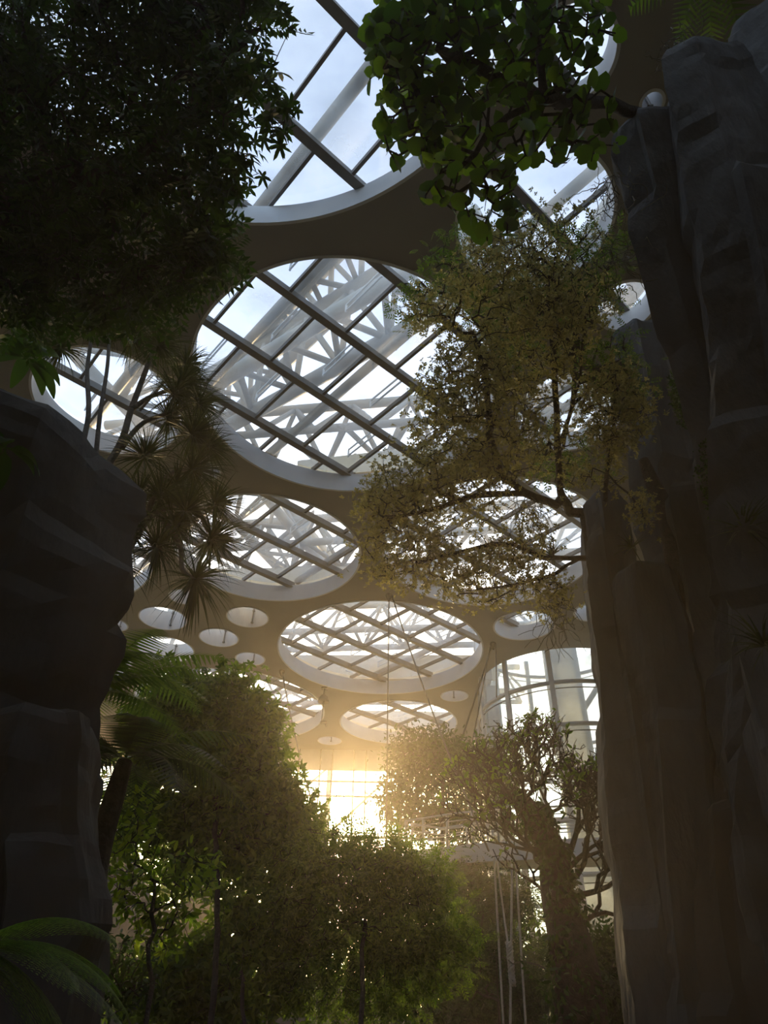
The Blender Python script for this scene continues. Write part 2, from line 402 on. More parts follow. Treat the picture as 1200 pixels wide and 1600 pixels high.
DU = Vector((math.cos(math.radians(41.5)), math.sin(math.radians(41.5)), 0)); DV = Vector((-DU.y, DU.x, 0))
def clipline(c, r, base, d):
    """the chord of circle c,r along line base + t d"""
    q = base-Vector((c[0], c[1], base.z)); b = q.dot(d); cc = q.dot(q)-r*r; D_ = b*b-cc
    if D_ <= .05: return None
    s = math.sqrt(D_); return -b-s, -b+s
def skylight(x, y, r, v0, u0, label, tubes=True):
    root = empty('skylight', (x, y, ZC)); tag(root, label, 'skylight', 'round skylights in the ceiling')
    b = MB(); b.ring((x, y), r-.03, r+.05, ZC-.035, ZT+.12, 144); b.build('rim', whitep, root)
    g = MB(); n = 96; zg = ZT+.36
    g.add([(x+(r+.15)*math.cos(2*math.pi*i/n), y+(r+.15)*math.sin(2*math.pi*i/n), zg+dz) for dz in (0, .02) for i in range(n)], [tuple(range(n-1, -1, -1)), tuple(range(n, 2*n))]+[(i, (i+1) % n, n+(i+1) % n, n+i) for i in range(n)])
    go = g.build('glass_pane', glass, root)
    c = (x, y); rr = r+.14; uu = x*DU.x+y*DU.y; vv = x*DV.x+y*DV.y
    k0 = math.floor((vv-rr-v0)/2.44)
    for k in range(k0, k0+14):
        v = v0+2.44*k
        base = DU*uu+DV*v; base.z = ZT+.2
        cl = clipline(c, rr, base, DU)
        if cl:
            mb = MB(); mb.bar(base+DU*cl[0], base+DU*cl[1], .17, .26); mb.box(base+DU*(cl[0]+cl[1])/2+Vector((0, 0, -.14)), (cl[1]-cl[0]-.1, .24, .03), (DU, DV, Vector((0, 0, 1))))
            mb.build('beam', steel, root)
        for j in range(-14, 15):
            u = u0+2.08*j+(1.04 if k % 2 else 0)
            if abs(u-uu) > rr: continue
            bb = DU*u+DV*v; bb.z = ZT+.22
            cl = clipline(c, rr, bb, DV)
            if not cl: continue
            t0 = max(.08, cl[0]); t1 = min(2.36, cl[1])
            if t1-t0 < .25: continue
            mb = MB(); mb.bar(bb+DV*t0, bb+DV*t1, .09, .18); mb.build('glazing_bar', steel, root)
            if y > 10 and t1-t0 > 1.6:      # vent rails just over the panes
                mb = MB(); z_ = Vector((0, 0, .42))
                p = bb+DU*-.28+DV*(t0+.35)+z_; q = bb+DU*-.28+DV*(t1-.3)+z_
                mb.bar(p, q, .05, .05); mb.bar(p+Vector((0, 0, .3)), q+Vector((0, 0, .3)), .05, .05)
                for e_ in (p, q): mb.bar(e_-Vector((0, 0, .06)), e_+Vector((0, 0, .33)), .05, .05, DU)
                mb.build('vent_rail', whitep, root)
    if tubes:
        for ut in (3.2, 5.4, 15.1, 24.9, 34.6, 8.9):
            if abs(ut+.25-uu) > rr: continue
            bb = DU*(ut+.28)+DV*vv; bb.z = ZT+.75
            cl = clipline(c, rr+.5, bb, DV)
            if cl: mb = MB(); mb.tube([bb+DV*cl[0], bb+DV*cl[1]], .17, 14); mb.build('support_tube', tubem, root, True)
    return root
for (x, y, r, v0, u0, lb) in BIG: skylight(x, y, r, v0, u0, lb)
for (x, y, r), lb in zip(MIDH, MLAB): skylight(x, y, r, 20.9 if y > 12 else 4.2, 22.6, lb)
for i, ((x, y, r), lb) in enumerate(zip(SMALL, SLAB)):
    root = empty('light_well', (x, y, ZC)); tag(root, lb, 'skylight', 'small round light wells in the ceiling')
    b = MB(); b.ring((x, y), r-.02, r+.04, ZC-.03, ZT+.35, 48); b.build('rim', whitep, root)
    g = MB(); n = 48
    g.add([(x+(r+.05)*math.cos(2*math.pi*k/n), y+(r+.05)*math.sin(2*math.pi*k/n), ZT+.36+dz) for dz in (0, .02) for k in range(n)], [tuple(range(n-1, -1, -1)), tuple(range(n, 2*n))]+[(k, (k+1) % n, n+(k+1) % n, n+k) for k in range(n)])
    g.build('glass_pane', glass, root)
    b = MB(); b.tube([(x+.05, y+r-.09, ZC+.15), (x+.05, y+r-.09, ZT+.33)], .035, 8); b.box((x+.05, y+r-.06, ZC+.2), (.12, .12, .04)); b.box((x+.05, y+r-.06, ZT+.2), (.12, .12, .04)); b.build('rod', steel, root)

# ------------------------------------------------------------------ outer roof trusses above the skylights
def truss(a, b, depth, width, nb, label, cr=.16, dr_=.085, up=Vector((0, 0, 1))):
    a = Vector(a); b = Vector(b); root = empty('roof_truss', a); tag(root, label, 'truss', 'white steel trusses over the roof')
    X = (b-a).normalized(); Y = up.cross(X).normalized()
    ch = [(Y*width/2, 0), (-Y*width/2, 0), (Vector((0, 0, 0)), depth)]
    offs = [o+up*z for o, z in ch]
    for k, o in enumerate(offs):
        mb = MB(); mb.tube([a+o, b+o], cr if k < 2 else cr*1.25, 10); mb.build('chord', trussm, root, True)
    for f, (i, j) in enumerate(((0, 2), (1, 2), (0, 1))):
        mb = MB()
        for k in range(nb):
            p = a.lerp(b, k/nb); q = a.lerp(b, (k+.5)/nb); r_ = a.lerp(b, (k+1)/nb)
            mb.tube([p+offs[i], q+offs[j]], dr_, 6); mb.tube([q+offs[j], r_+offs[i]], dr_, 6)
        mb.build('web', trussm, root, True)
    return root
def duv(u, v, z): p = DU*u+DV*v; return Vector((p.x, p.y, z))
def az2(px, py, z): q = atz(px, py, z); return (q.x, q.y, z)
truss(az2(250, 690, 21.2), az2(760, 400, 21.2), 2.6, 1.9, 7, 'outer truss crossing the large mid skylight from its lower left to its upper right', .30, .13)
truss(az2(330, 640, 23.9), az2(590, 380, 23.9), 2.2, 1.7, 6, 'outer truss crossing higher over the left half of the large mid skylight', .26, .12)
truss((-13, 22.3, 21.2), (10, 19.3, 21.4), 2.6, 2.4, 9, 'outer truss running across behind the lower rim of the large mid skylight', .18, .12)
truss((-11.5, 12.5, 21.0), (-3, 34, 21.6), 2.6, 2.4, 8, 'outer truss sloping over the left mid skylights', .24, .12)
truss((-16, 30.5, 21.0), (14, 26.5, 21.4), 2.4, 2.4, 11, 'outer truss seen through the near edge of the gridded skylight', .2, .11)
truss((-14, 39, 21.0), (14, 36, 21.0), 2.4, 2.4, 11, 'outer truss over the far side of the gridded skylight', .2, .11)
truss((10.5, 4, 22), (4, 22, 22), 2.6, 2.6, 7, 'outer truss passing behind the skylight at the right cliff', .28, .12)
truss((-20, 47, 20.6), (10, 45, 20.6), 2.2, 2.0, 12, 'farthest outer truss over the end of the ceiling', .16, .09)
# broad cream service walls standing on the outer roof, lit by the low sun
def slabthing(name, a, b, h, t, m_, label, cat, group=None):
    mb = MB(); a = Vector(a); b = Vector(b); mb.bar(a+Vector((0, 0, h/2)), b+Vector((0, 0, h/2)), t, h)
    for k in range(1, 6):
        p = a.lerp(b, k/6); X = (b-a).normalized(); mb.box(p+Vector((0, 0, h/2)), (.12, t+.1, h), (X, Vector((0, 0, 1)).cross(X), Vector((0, 0, 1))))
    return tag(mb.build(name, m_, None, origin=tuple(a)), label, cat, group)
slabthing('roof_parapet', (-3.5, 20.3, 18.9), (3.5, 18.9, 18.9), 1.0, .25, cream, 'cream parapet wall on the roof behind the large mid skylight', 'parapet')
slabthing('roof_parapet', (-8.5, 28.6, 18.9), (3, 27.8, 18.9), 1.1, .25, cream, 'cream parapet wall on the roof behind the dragon tree skylight', 'parapet')
slabthing('roof_parapet', (-7.0, 39.2, 18.9), (7, 38.6, 18.9), 1.6, .25, cream, 'cream parapet wall on the roof behind the gridded skylight', 'parapet')
slabthing('roof_parapet', (-16, 48.8, 18.6), (8, 48.8, 18.6), 2.2, .3, cream, 'long cream parapet wall on the roof above the far glass wall', 'parapet')

# ------------------------------------------------------------------ building shell
def struct(o): return tag(o, kind='structure')
b = MB(); b.box((-3, 15, -.15), (44, 68, .3)); struct(b.build('floor', soil, None))
b = MB(); b.box((0, 100, -.5), (900, 900, .3)); struct(b.build('ground_outside', outg, None))
b = MB(); b.box((CB['x0']-.2, 15, 8.8), (.4, 66.4, 17.6)); struct(b.build('wall_left', plaster, None))
b = MB(); b.box((CB['x1']+.2, 9.1, 8.8), (.4, 54.6, 17.6)); struct(b.build('wall_right', plaster, None))
b = MB(); b.box((-3, CB['y0']-.2, 8.8), (42.8, .4, 17.6)); struct(b.build('wall_back', plaster, None))
# far glass wall
def glasswall(name, p0, p1, ztop, xs, zs, mw=.10, band=None, kick=0.):
    a = Vector((*p0, 0)); b_ = Vector((*p1, 0)); X = (b_-a).normalized(); Y = Vector((-X.y, X.x, 0)); ln = (b_-a).length
    g = MB(); g.box((a+b_)/2+Vector((0, 0, ztop/2)), (ln, .03, ztop), (X, Y, Vector((0, 0, 1)))); root = g.build(name, glassw, None, origin=tuple(a)); struct(root)
    for s in xs:
        p = a+X*s; mb = MB(); mb.box(p+Vector((0, 0, ztop/2)), (mw, .22, ztop), (X, Y, Vector((0, 0, 1)))); mb.build('mullion', steel, root)
    for z in zs:
        mb = MB(); mb.box((a+b_)/2+Vector((0, 0, z)), (ln, .16, .10), (X, Y, Vector((0, 0, 1)))); mb.build('transom', steel, root)
    if band:
        mb = MB(); mb.box((a+b_)/2+Vector((0, 0, (band[0]+band[1])/2))-Y*.0, (ln, .10, band[1]-band[0]), (X, Y, Vector((0, 0, 1)))); mb.build('spandrel_panel', whitep, root)
    return root
xs = []; s = .3
xm = atz(498, 1172, ZC); X0 = -24.
base_x = at(498, 1230, 48).x; s0 = (base_x-X0) % 2.35
while s0 < 30.2: xs.append(s0); xs.append(s0+.84); s0 += 2.35
glasswall('window_1', (-24, 48), (SX, 48), ZC, [q for q in xs if q < 30.2], [at(525, 1221, 48).z, at(525, 1244, 48).z, 9.5, 6.5, 3.2], .09, (at(525, 1204, 48).z, ZC))
glasswall('window_2', (SX, 48), (SX, 36.9), ZC, [2.2, 4.6, 7.0, 9.2], [15.2, 12.2, 9.2, 6.2, 3.2], .12)
b = MB(); b.box((SX, 36.7, ZC/2), (.75, .5, ZC)); b.box((SX-.2, 36.35, ZC/2), (.2, .3, ZC)); struct(b.build('trim_1', whitep, None))
b = MB(); b.box((SX+.05, 41.6, ZC/2), (.35, .5, ZC)); struct(b.build('trim_2', whitep, None))
glasswall('window_3', (dcx+dr, dcy), (CB['x1'], dcy), ZC, [.5, 1.8], [15, 12, 9, 6, 3], .12)
# curved glass drum
root = empty('glass_drum', (dcx, dcy, 0)); tag(root, 'curved glass drum with ringed white beams beside the right rock pillar', 'glass tower')
b = MB(); b.ring((dcx, dcy), dr-.02, dr, 0, ZT+3, 72); b.build('curved_glazing', glassd, root, True)
for i in range(9):
    z = ZC-2.1*i-.15 if i else ZC+1.6
    z = [ZC+2.6, 15.75, 13.6, 11.45, 9.3, 7.15, 5.0, 2.85, .7][i]
    b = MB(); b.ring((dcx, dcy), dr+.02, dr+.16, z-.09, z+.09, 72); b.build('ring_beam', whitep, root, True)
    b = MB(); b.ring((dcx, dcy), dr+.10, dr+.14, z-.35, z-.31, 72); b.build('ring_cable', steel, root, True)
for k in range(12):
    a = math.radians(-90+11+k*30-2); x = dcx+(dr+.12)*math.cos(a); y = dcy+(dr+.12)*math.sin(a)
    b = MB(); rx = Vector((math.cos(a), math.sin(a), 0)); b.box((x, y, ZT/2+1.5), (.16, .24, ZT+3), (rx, Vector((-rx.y, rx.x, 0)), Vector((0, 0, 1)))); b.build('mullion', whitep, root)
b = MB(); b.tube([(dcx+.2, dcy, 0), (dcx+.2, dcy, ZT+4)], 1.0, 20); b.build('core_column', trussm, root, True)
for k in range(3):
    b = MB(); z0 = 2+k*6.; b.tube([(dcx-.6, dcy+1, z0), (dcx+3.6, dcy+1, z0+5.5)], .16, 8); b.build('cross_brace', trussm, root, True)
# outer frame beyond the far wall
for k in range(6):
    x = -20+k*5.4
    root = empty('outer_frame', (x, 53, 0)); tag(root, 'white outer steel frame standing beyond the far glass wall', 'steel frame', 'outer steel frames beyond the far glass wall')
    b = MB(); b.tube([(x, 53, 0), (x, 53, 22)], .16, 8); b.build('post', trussm, root, True)
    for z in (3, 8, 13):
        b = MB(); b.tube([(x, 53, z), (x+5.4, 53, z+5)], .09, 6); b.tube([(x, 53, z+5), (x+5.4, 53, z+5)], .09, 6); b.build('brace', trussm, root, True)

# ------------------------------------------------------------------ walkway with railing
ZD = 1.6+5.6
front = [atz(x, y, ZD) for x, y in ((634, 1331), (662, 1327), (700, 1322), (740, 1318), (780, 1315), (850, 1312), (920, 1309), (990, 1306))]
front = spline(front, 4); back = []
for i, p in enumerate(front):
    t = (front[min(i+1, len(front)-1)]-front[max(i-1, 0)]).normalized(); nrm = Vector((-t.y, t.x, 0)); back.append(p+nrm*1.7*min(1, .25+i*.25))
root = empty('walkway', front[0]); tag(root, 'white curved walkway with steel railing crossing behind the bare-branched tree', 'walkway')
b = MB(); n = len(front)
V = [p for p in front]+[p for p in back]+[p-Vector((0, 0, .62)) for p in front]+[p-Vector((0, 0, .62)) for p in back]
F = [(0, n, 3*n, 2*n), (n-1, 3*n-1, 4*n-1, 2*n-1)]
for i in range(n-1): F += [(i, i+1, n+i+1, n+i), (2*n+i, 3*n+i, 3*n+i+1, 2*n+i+1), (i, 2*n+i, 2*n+i+1, i+1), (n+i, n+i+1, 3*n+i+1, 3*n+i)]
b.add(V, F); b.build('deck', whitep, root)
for line in (front, back):
    b = MB(); b.tube([p+Vector((0, .06, 1.1)) for p in line], .042, 8); railing = b.build('railing', chrome, root, True)
    for z in (.85, .6, .35):
        b = MB(); b.tube([p+Vector((0, .06, z)) for p in line], .022, 8); b.build('rail', chrome, railing, True)
    for i in range(0, n, 4):
        b = MB(); p = line[i]+Vector((0, .06, 0)); b.tube([p, p+Vector((0, 0, 1.12))], .045, 8); b.box(p+Vector((.07, 0, .55)), (.02, .05, 1.1)); b.build('rail_post', chrome, railing, True)
b = MB(); p = atz(772, 1330, ZD); b.tube([p-Vector((0, -.8, .6)), Vector((p.x, p.y+.8, 0))], .14, 12); b.build('column', whitep, root, True)

# ------------------------------------------------------------------ cables, lamp, ropes
def cable(a, b_, label, r_=.022, sag=0., anchor=True):
    a = Vector(a); b_ = Vector(b_); root = empty('cable', a); tag(root, label, 'cable')
    pts = [a.lerp(b_, t)-Vector((0, 0, sag*4*t*(1-t))) for t in np.linspace(0, 1, 12)]
    m_ = MB(); m_.tube(pts, r_, 6); m_.build('wire', cablem, root, True)
    if anchor: m_ = MB(); m_.lathe(a, [(0, .06), (.16, .02), (.16, -.06), (.09, -.22), (.04, -.34), (0, -.36)], 12); m_.build('anchor', darkm, root, True)
A0 = atz(608, 928, ZC); A0.z = ZC-.06
cable(A0, Vector((A0.x, A0.y, 3)), 'vertical cable dropping from the dark ceiling anchor between three skylights', .025)
e1 = at(764, 1330, A0.y-4)
cable(A0+Vector((.12, 0, 0)), e1, 'slanting cable from the anchor between three skylights down to the walkway', .03, .4, False)
A1 = atz(441, 1047, ZC); A1.z = ZC-.06
cable(A1, at(492, 1270, A1.y-6), 'slanting cable from the anchor beside the left far skylight', .035, .3)
A2 = atz(770, 1004, ZC); A2.z = ZC-.06
cable(A2, at(718, 1165, A2.y+3), 'thick cable slanting from the anchor near the glass drum', .05)
cable(A2+Vector((.15, 0, 0)), at(776, 1090, A2.y), 'short cable dropping from the anchor near the glass drum', .03, 0, False)
cable(A2+Vector((-.1, 0, 0)), at(738, 1160, A2.y+2), 'thin cable beside the thick one near the glass drum', .03, 0, False)
# pendant lamp
p = atz(507, 1075, ZC); root = empty('pendant_lamp', p); tag(root, 'dark pendant lamp hanging from the far ceiling between two skylights', 'lamp')
b = MB(); b.tube([p, p-Vector((0, 0, .45))], .05, 8); b.box(p-Vector((0, 0, .03)), (.35, .35, .06)); b.build('stem', darkm, root, True)
b = MB(); b.lathe(p, [(.03, -.4), (.16, -.45), (.28, -.62), (.34, -.85), (.30, -.88), (.22, -.72), (.0, -.66)], 20); b.build('lamp_shade', darkm, root, True)
b = MB(); b.tube([p-Vector((0, 0, .7)), p-Vector((.02, 0, 2.0))], .03, 6); b.box(p-Vector((-.1, 0, 2.05)), (.36, .12, .14)); b.tube([p-Vector((-.2, 0, 2.1)), p-Vector((-.25, 0, 2.3))], .03, 6); b.build('hook', darkm, root)
p = atz(570, 893, ZC); b = MB(); b.lathe((p.x, p.y, ZC), [(0, -.12), (.09, -.12), (.12, 0), (.14, .01)], 12); tag(b.build('smoke_detector', darkm, None, origin=tuple(p)), 'tiny dark ceiling sensor right of the dragon tree skylight', 'sensor')
# ropes under the walkway
def ropething(pts, r_, label, knot=None):
    root = empty('rope', pts[-1]); tag(root, label, 'rope')
    b = MB(); b.tube(spline(pts, 6), r_, 6); b.build('strand', ropem, root, True)
    if knot:
        c, h = knot; b = MB(); n = 22
        for s_ in range(4): b.tube([c+Vector((.09*math.sin(k*.9+s_*1.6), .06*math.cos(k*.8+s_), h*(k/n-.5))) for k in range(n+1)], .03, 5)
        b.build('coil', ropem, root, True)
YR = 23.6
ropething([at(772, 1338, YR), at(778, 1450, YR), at(789, 1640, YR)], .032, 'leftmost pale rope hanging below the walkway')
ropething([at(800, 1350, YR), at(799, 1450, YR), at(797, 1640, YR)], .036, 'middle pale rope with a knotted coil below the walkway', (at(798, 1505, YR), 1.1))
ropething([at(806, 1350, YR), at(812, 1450, YR), at(824, 1640, YR)], .032, 'rightmost pale rope hanging below the walkway')
ropething([at(777, 1345, YR+.6), at(786, 1420, YR+.6), at(796, 1490, YR)], .03, 'thin pale rope slanting into the knotted coil')

# ------------------------------------------------------------------ rocks
def rock(name, axis, rads, m_, label, sides=7, seed=0, squash=1., cat='rock', top=.55, group='fluted rock columns', moss=False):
    """faceted column along an axis (list of Vectors, top first), extended to the floor"""
    rng = np.random.default_rng(seed); axis = [Vector(p) for p in axis]
    last = axis[-1]
    if last.z > 0: axis.append(Vector((last.x+(last.x-axis[-2].x)*.15, last.y+(last.y-axis[-2].y)*.15, -.02))); rads = list(rads)+[rads[-1]*1.05]
    pts = spline(axis, 7); n = len(pts); rr = lerp_list(rads, n)
    ang = np.sort(np.linspace(0, 2*math.pi, sides, endpoint=False)+rng.uniform(-.28, .28, sides)); cr_ = rng.uniform(.78, 1.2, sides)
    K = sides*6; V = []
    segs = []
    for i in range(n-1):
        L_ = (pts[i+1]-pts[i]).length; k = max(1, int(L_/.14))
        for j in range(k): segs.append((pts[i].lerp(pts[i+1], j/k), rr[i]+(rr[i+1]-rr[i])*j/k))
    segs.append((pts[-1], rr[-1]))
    # crown rings
    t0 = (pts[1]-pts[0]).normalized(); crown = [(pts[0]-t0*rr[0]*top*h, rr[0]*s_) for h, s_ in ((1.0, .05), (.97, .45), (.75, .78), (.35, .95))]
    tilt = rng.uniform(-.35, .35, 2)
    segs = crown+segs; off = rng.uniform(0, 50)
    pl = np.array([[math.cos(a)*c, math.sin(a)*c*squash] for a, c in zip(ang, cr_)])
    base = []
    for i in range(sides):
        p, q = pl[i], pl[(i+1) % sides]
        for j in range(6):
            t = j/6; x = p*(1-t)+q*t; l = np.linalg.norm(x); flat = x; rd = x/l*(np.linalg.norm(p)*(1-t)+np.linalg.norm(q)*t); base.append(flat*.97+rd*.03)
    base = np.array(base); base_f = [i//6 for i in range(K)]
    for i, (c, r_) in enumerate(segs):
        z_ = c.z
        for bi, (x, y) in enumerate(base):
            p = Vector((c.x+x*r_, c.y+y*r_, c.z+(x*tilt[0]+y*tilt[1])*r_*(1 if i < 5 else max(0, 1-(i-4)*.12))))
            q = Vector((p.x*1.3+off, p.y*1.3, p.z*.55)); d = noise.noise(q)*.16*min(1, r_)
            q2 = Vector((p.x*.9+off, p.y*.9, p.z*1.6)); d += (abs(noise.noise(q2))-.2)*.13*min(1, r_)+noise.noise(p*5)*.035
            fi = base_f[bi]; st = math.floor(z_*.62+fi*.37+off); d += (((st*37+fi*17) % 7)/7-.5)*.30*min(.7, r_)
            V.append((p.x+x*d, p.y+y*d, max(p.z+noise.noise(p*2.2+Vector((9, 9, off)))*.05, -.04)))
    F = [(i*K+j, i*K+(j+1) % K, (i+1)*K+(j+1) % K, (i+1)*K+j) for i in range(len(segs)-1) for j in range(K)]
    F.append(tuple(range(K)))
    F = [tuple(reversed(f)) for f in F]
    o = mkobj(name, V, F, m_, None, False, (axis[-1].x, axis[-1].y, 0)); tag(o, label, cat, group)
    return o
G = 'rock_column'
# right cliff, back to front
rock(G, [at(1195, 60, 3.4), at(1270, 600, 5.0), at(1330, 1300, 7.0)], (.62, .85, 1.3), rockm, 'dark rock column in the top right corner under the fern fronds', 7, 11)
rock(G, [at(1100, 130, 3.3), at(1185, 480, 4.4), at(1260, 1000, 6.0)], (.62, .72, .95), rockm, 'tall grey rock column with a rounded head left of the corner fern', 7, 12)
rock(G, [at(1018, 215, 3.7), at(1078, 430, 4.6), at(1145, 650, 5.4), at(1215, 900, 6.2), at(1290, 1250, 7.2)], (.40, .44, .5, .6, .8), rockm, 'tall leaning rock column from which the thick bare branch grows', 6, 13)
rock(G, [at(1000, 530, 8.0), at(1035, 700, 8.4), at(1090, 1000, 9.0)], (.55, .62, .75), rockm, 'flat-topped rock column behind the cliff below the small round opening', 6, 14)
rock(G, [at(1100, 800, 7.2), at(1150, 1050, 7.8), at(1190, 1400, 8.4)], (.50, .62, .85), rockm, 'rock column with a blunt top below the dark leaning trunk', 7, 15)
rock(G, [at(1068, 900, 8.5), at(1105, 1150, 8.6), at(1140, 1450, 8.6)], (.36, .42, .5), rockr, 'narrow rust-red rock face in the cleft of the right cliff', 6, 16)
rock(G, [at(937, 808, 8.2), at(968, 1050, 8.2), at(1030, 1500, 8.2)], (.41, .42, .50), rockm, 'rounded rock pillar on whose top the olive tree roots', 7, 18, top=.75)
rock(G, [at(1008, 905, 7.6), at(1044, 1100, 7.7), at(1085, 1500, 7.8)], (.33, .40, .46), rockm, 'rock column pressed against the olive tree pillar on its right', 6, 19)
rock(G, [at(1200, 950, 7.4), at(1225, 1200, 7.4), at(1235, 1500, 7.4)], (.65, .75, .85), rockw, 'broad rock column rising from the bottom right corner', 7, 20)
rock(G, [at(1120, 1300, 7.5), at(1140, 1500, 7.5)], (.42, .48), rockw, 'low slanting rock block under the step of the right cliff', 6, 21)
# left
rock('boulder_column', [at(50, 740, 6.0), at(-5, 900, 6.0), at(-85, 1080, 6.0), at(-140, 1300, 6.0)], (1.16, 1.14, 1.12, 1.12), rockw, 'massive brown rock column at the left edge with a slanting top', 8, 31, group=None, top=.5)
rock('boulder_column', [at(70, 1160, 5.6), at(50, 1300, 5.6), at(50, 1500, 5.6)], (.48, .52, .56), rockw, 'lower smooth rock column under the massive left one', 7, 32, group=None)

# ------------------------------------------------------------------ trees
def tree(name, roots, targets, leaf_tpl, leaf_mat, size, per, spread, label, cat='tree', group=None, bark=barkm, r_tip=.006, r_max=.09,
         step=.3, jit=.05, trunk=None, upw=.55, extra=None, droop=-.15, twig_min=0, power=.45, seed=3, outward=.8):
    rng = np.random.default_rng(seed)
    nodes, par, tips, nr = grow(roots, targets, step, jit, rng)
    root = empty(name, tuple(Vector(roots[0][0]))); tag(root, label, cat, group)
    V, F, cnt = limbs(nodes, par, r_tip, r_max, power, 6, twig_min)
    mkobj('branches', V, F, bark, root, True)
    if trunk: mb = MB(); mb.tube(spline(trunk[0], 6), lerp_list(trunk[1], (len(trunk[0])-1)*6+1), 12); mb.build('trunk', bark, root, True)
    P_ = []; D = []
    c = nodes[tips].mean(0)
    base = nodes[tips]; pd = base-nodes[par[tips]]; pd /= np.linalg.norm(pd, axis=1)[:, None]+1e-9
    for k in range(per):
        P_.append(base+rng.normal(0, spread, base.shape)*(k > 0)); D.append(pd*outward+np.array([0, 0, droop]))
    P_ = np.concatenate(P_); D = np.concatenate(D)
    V, F = scatter(leaf_tpl, P_, D, size, upw=upw, rng=rng, jit=.7)
    if extra:
        q = extra(rng); V, F = join([(V, F), q])
    mkobj('foliage', V, F, leaf_mat, root)
    return root

# top left: overhanging tree, pinnate leaves, 5-8 m away
bl = [pb(60, 90, 7.5, 150, 130, .8, 170), pb(180, 200, 7.3, 110, 105, .7, 110), pb(60, 320, 7.1, 110, 110, .7, 120), pb(220, 40, 6.9, 110, 60, .6, 80), pb(285, 100, 6.8, 55, 60, .4, 38), pb(330, 30, 6.7, 60, 40, .4, 40),
      pb(120, 430, 6.9, 80, 36, .5, 46), pb(205, 320, 6.9, 60, 50, .4, 44), pb(305, 385, 6.7, 50, 26, .3, 50), pb(250, 445, 6.7, 55, 22, .3, 26), pb(385, 20, 6.5, 40, 24, .3, 24), pb(320, 190, 6.5, 48, 40, .3, 34), pb(262, 270, 6.6, 45, 36, .3, 22), pb(320, 300, 6.5, 18, 38, .2, 10),
      pb(50, 470, 7.2, 55, 30, .4, 24), pb(190, 470, 6.9, 60, 22, .4, 24), pb(-10, 130, 7, 90, 140, .5, 70), pb(0, 410, 7, 50, 80, .4, 40)]
T = blobpts(bl)
tr0 = [Vector((-4.6, 1.2, 0)), Vector((-4.5, 1.4, 2.5)), Vector((-4.1, 1.9, 5.5)), atd(60, 330, 7.3)]
tree('overhanging_tree', [tr0, [tr0[-1], atd(220, 240, 7.2), atd(330, 150, 6.7)], [tr0[-1], atd(60, 60, 7.6)], [tr0[-1], atd(200, 430, 6.9), atd(290, 390, 6.8)]], T,
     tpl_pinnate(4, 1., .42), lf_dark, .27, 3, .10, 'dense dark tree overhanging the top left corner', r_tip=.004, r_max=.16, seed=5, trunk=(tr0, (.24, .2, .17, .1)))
# sprig of palmate leaves at its edge
sp_r = [[atd(300, 150, 6.2), atd(350, 180, 5.9), atd(420, 120, 5.7), atd(460, 30, 5.7)], [atd(350, 180, 5.9), atd(400, 200, 5.7), atd(445, 190, 5.6)], [atd(340, 180, 5.9), atd(370, 240, 5.7), atd(395, 265, 5.6)], [atd(330, 120, 6.0), atd(380, 60, 5.8), atd(425, 15, 5.7)]]
T = blobpts([pb(395, 85, 5.7, 22, 26, .2, 7), pb(440, 185, 5.6, 26, 30, .2, 13), pb(385, 250, 5.6, 20, 22, .2, 8), pb(350, 110, 5.9, 40, 55, .3, 34), pb(345, 250, 5.9, 35, 55, .3, 30), pb(420, 130, 5.6, 14, 14, .2, 4), pb(345, 320, 5.9, 20, 20, .2, 6), pb(390, 150, 5.8, 24, 40, .2, 14)])
tree('palmate_leaved_tree', sp_r, T, tpl_palmate(6, tpl_six(1, .34), .35), lf_dark, .115, 2, .05, 'sprays of five-fingered leaves against the sky beside the top left tree', r_tip=.003, r_max=.012, seed=8, step=.15, jit=.02)
# round leaved tree, top right
bl = [pb(690, 90, 6.6, 120, 95, .6, 230), pb(640, 190, 6.4, 60, 60, .4, 70), pb(800, 60, 6.8, 110, 90, .6, 170), pb(750, 200, 6.4, 110, 70, .5, 130), pb(880, 60, 6.9, 80, 90, .5, 100), pb(900, 200, 6.6, 80, 40, .4, 60),
      pb(770, 320, 6.0, 50, 60, .3, 42), pb(700, 290, 6.0, 40, 40, .3, 22), pb(610, 80, 6.4, 28, 90, .3, 60), pb(660, 20, 6.7, 90, 60, .5, 90)]
T = blobpts(bl, shell=.1)
br = [at(1030, 225, 3.75), at(1000, 178, 3.55), at(930, 160, 3.3), atd(850, 155, 6.6), atd(790, 130, 6.5), atd(720, 90, 6.5)]
root_round = tree('round_leaved_tree', [br, [atd(850, 155, 6.6), atd(840, 60, 6.8), atd(830, -20, 7)], [atd(830, 155, 6.5), atd(760, 210, 6.3), atd(710, 270, 6.1)], [atd(720, 90, 6.5), atd(650, 150, 6.4), atd(640, 210, 6.3)]], T,
     tpl_heart(1), lf_round, .140, 1, .05, 'tree with big round leaves reaching left from the right cliff top', r_tip=.005, r_max=.075, seed=9, upw=.45, power=.4, step=.25, extra=None)
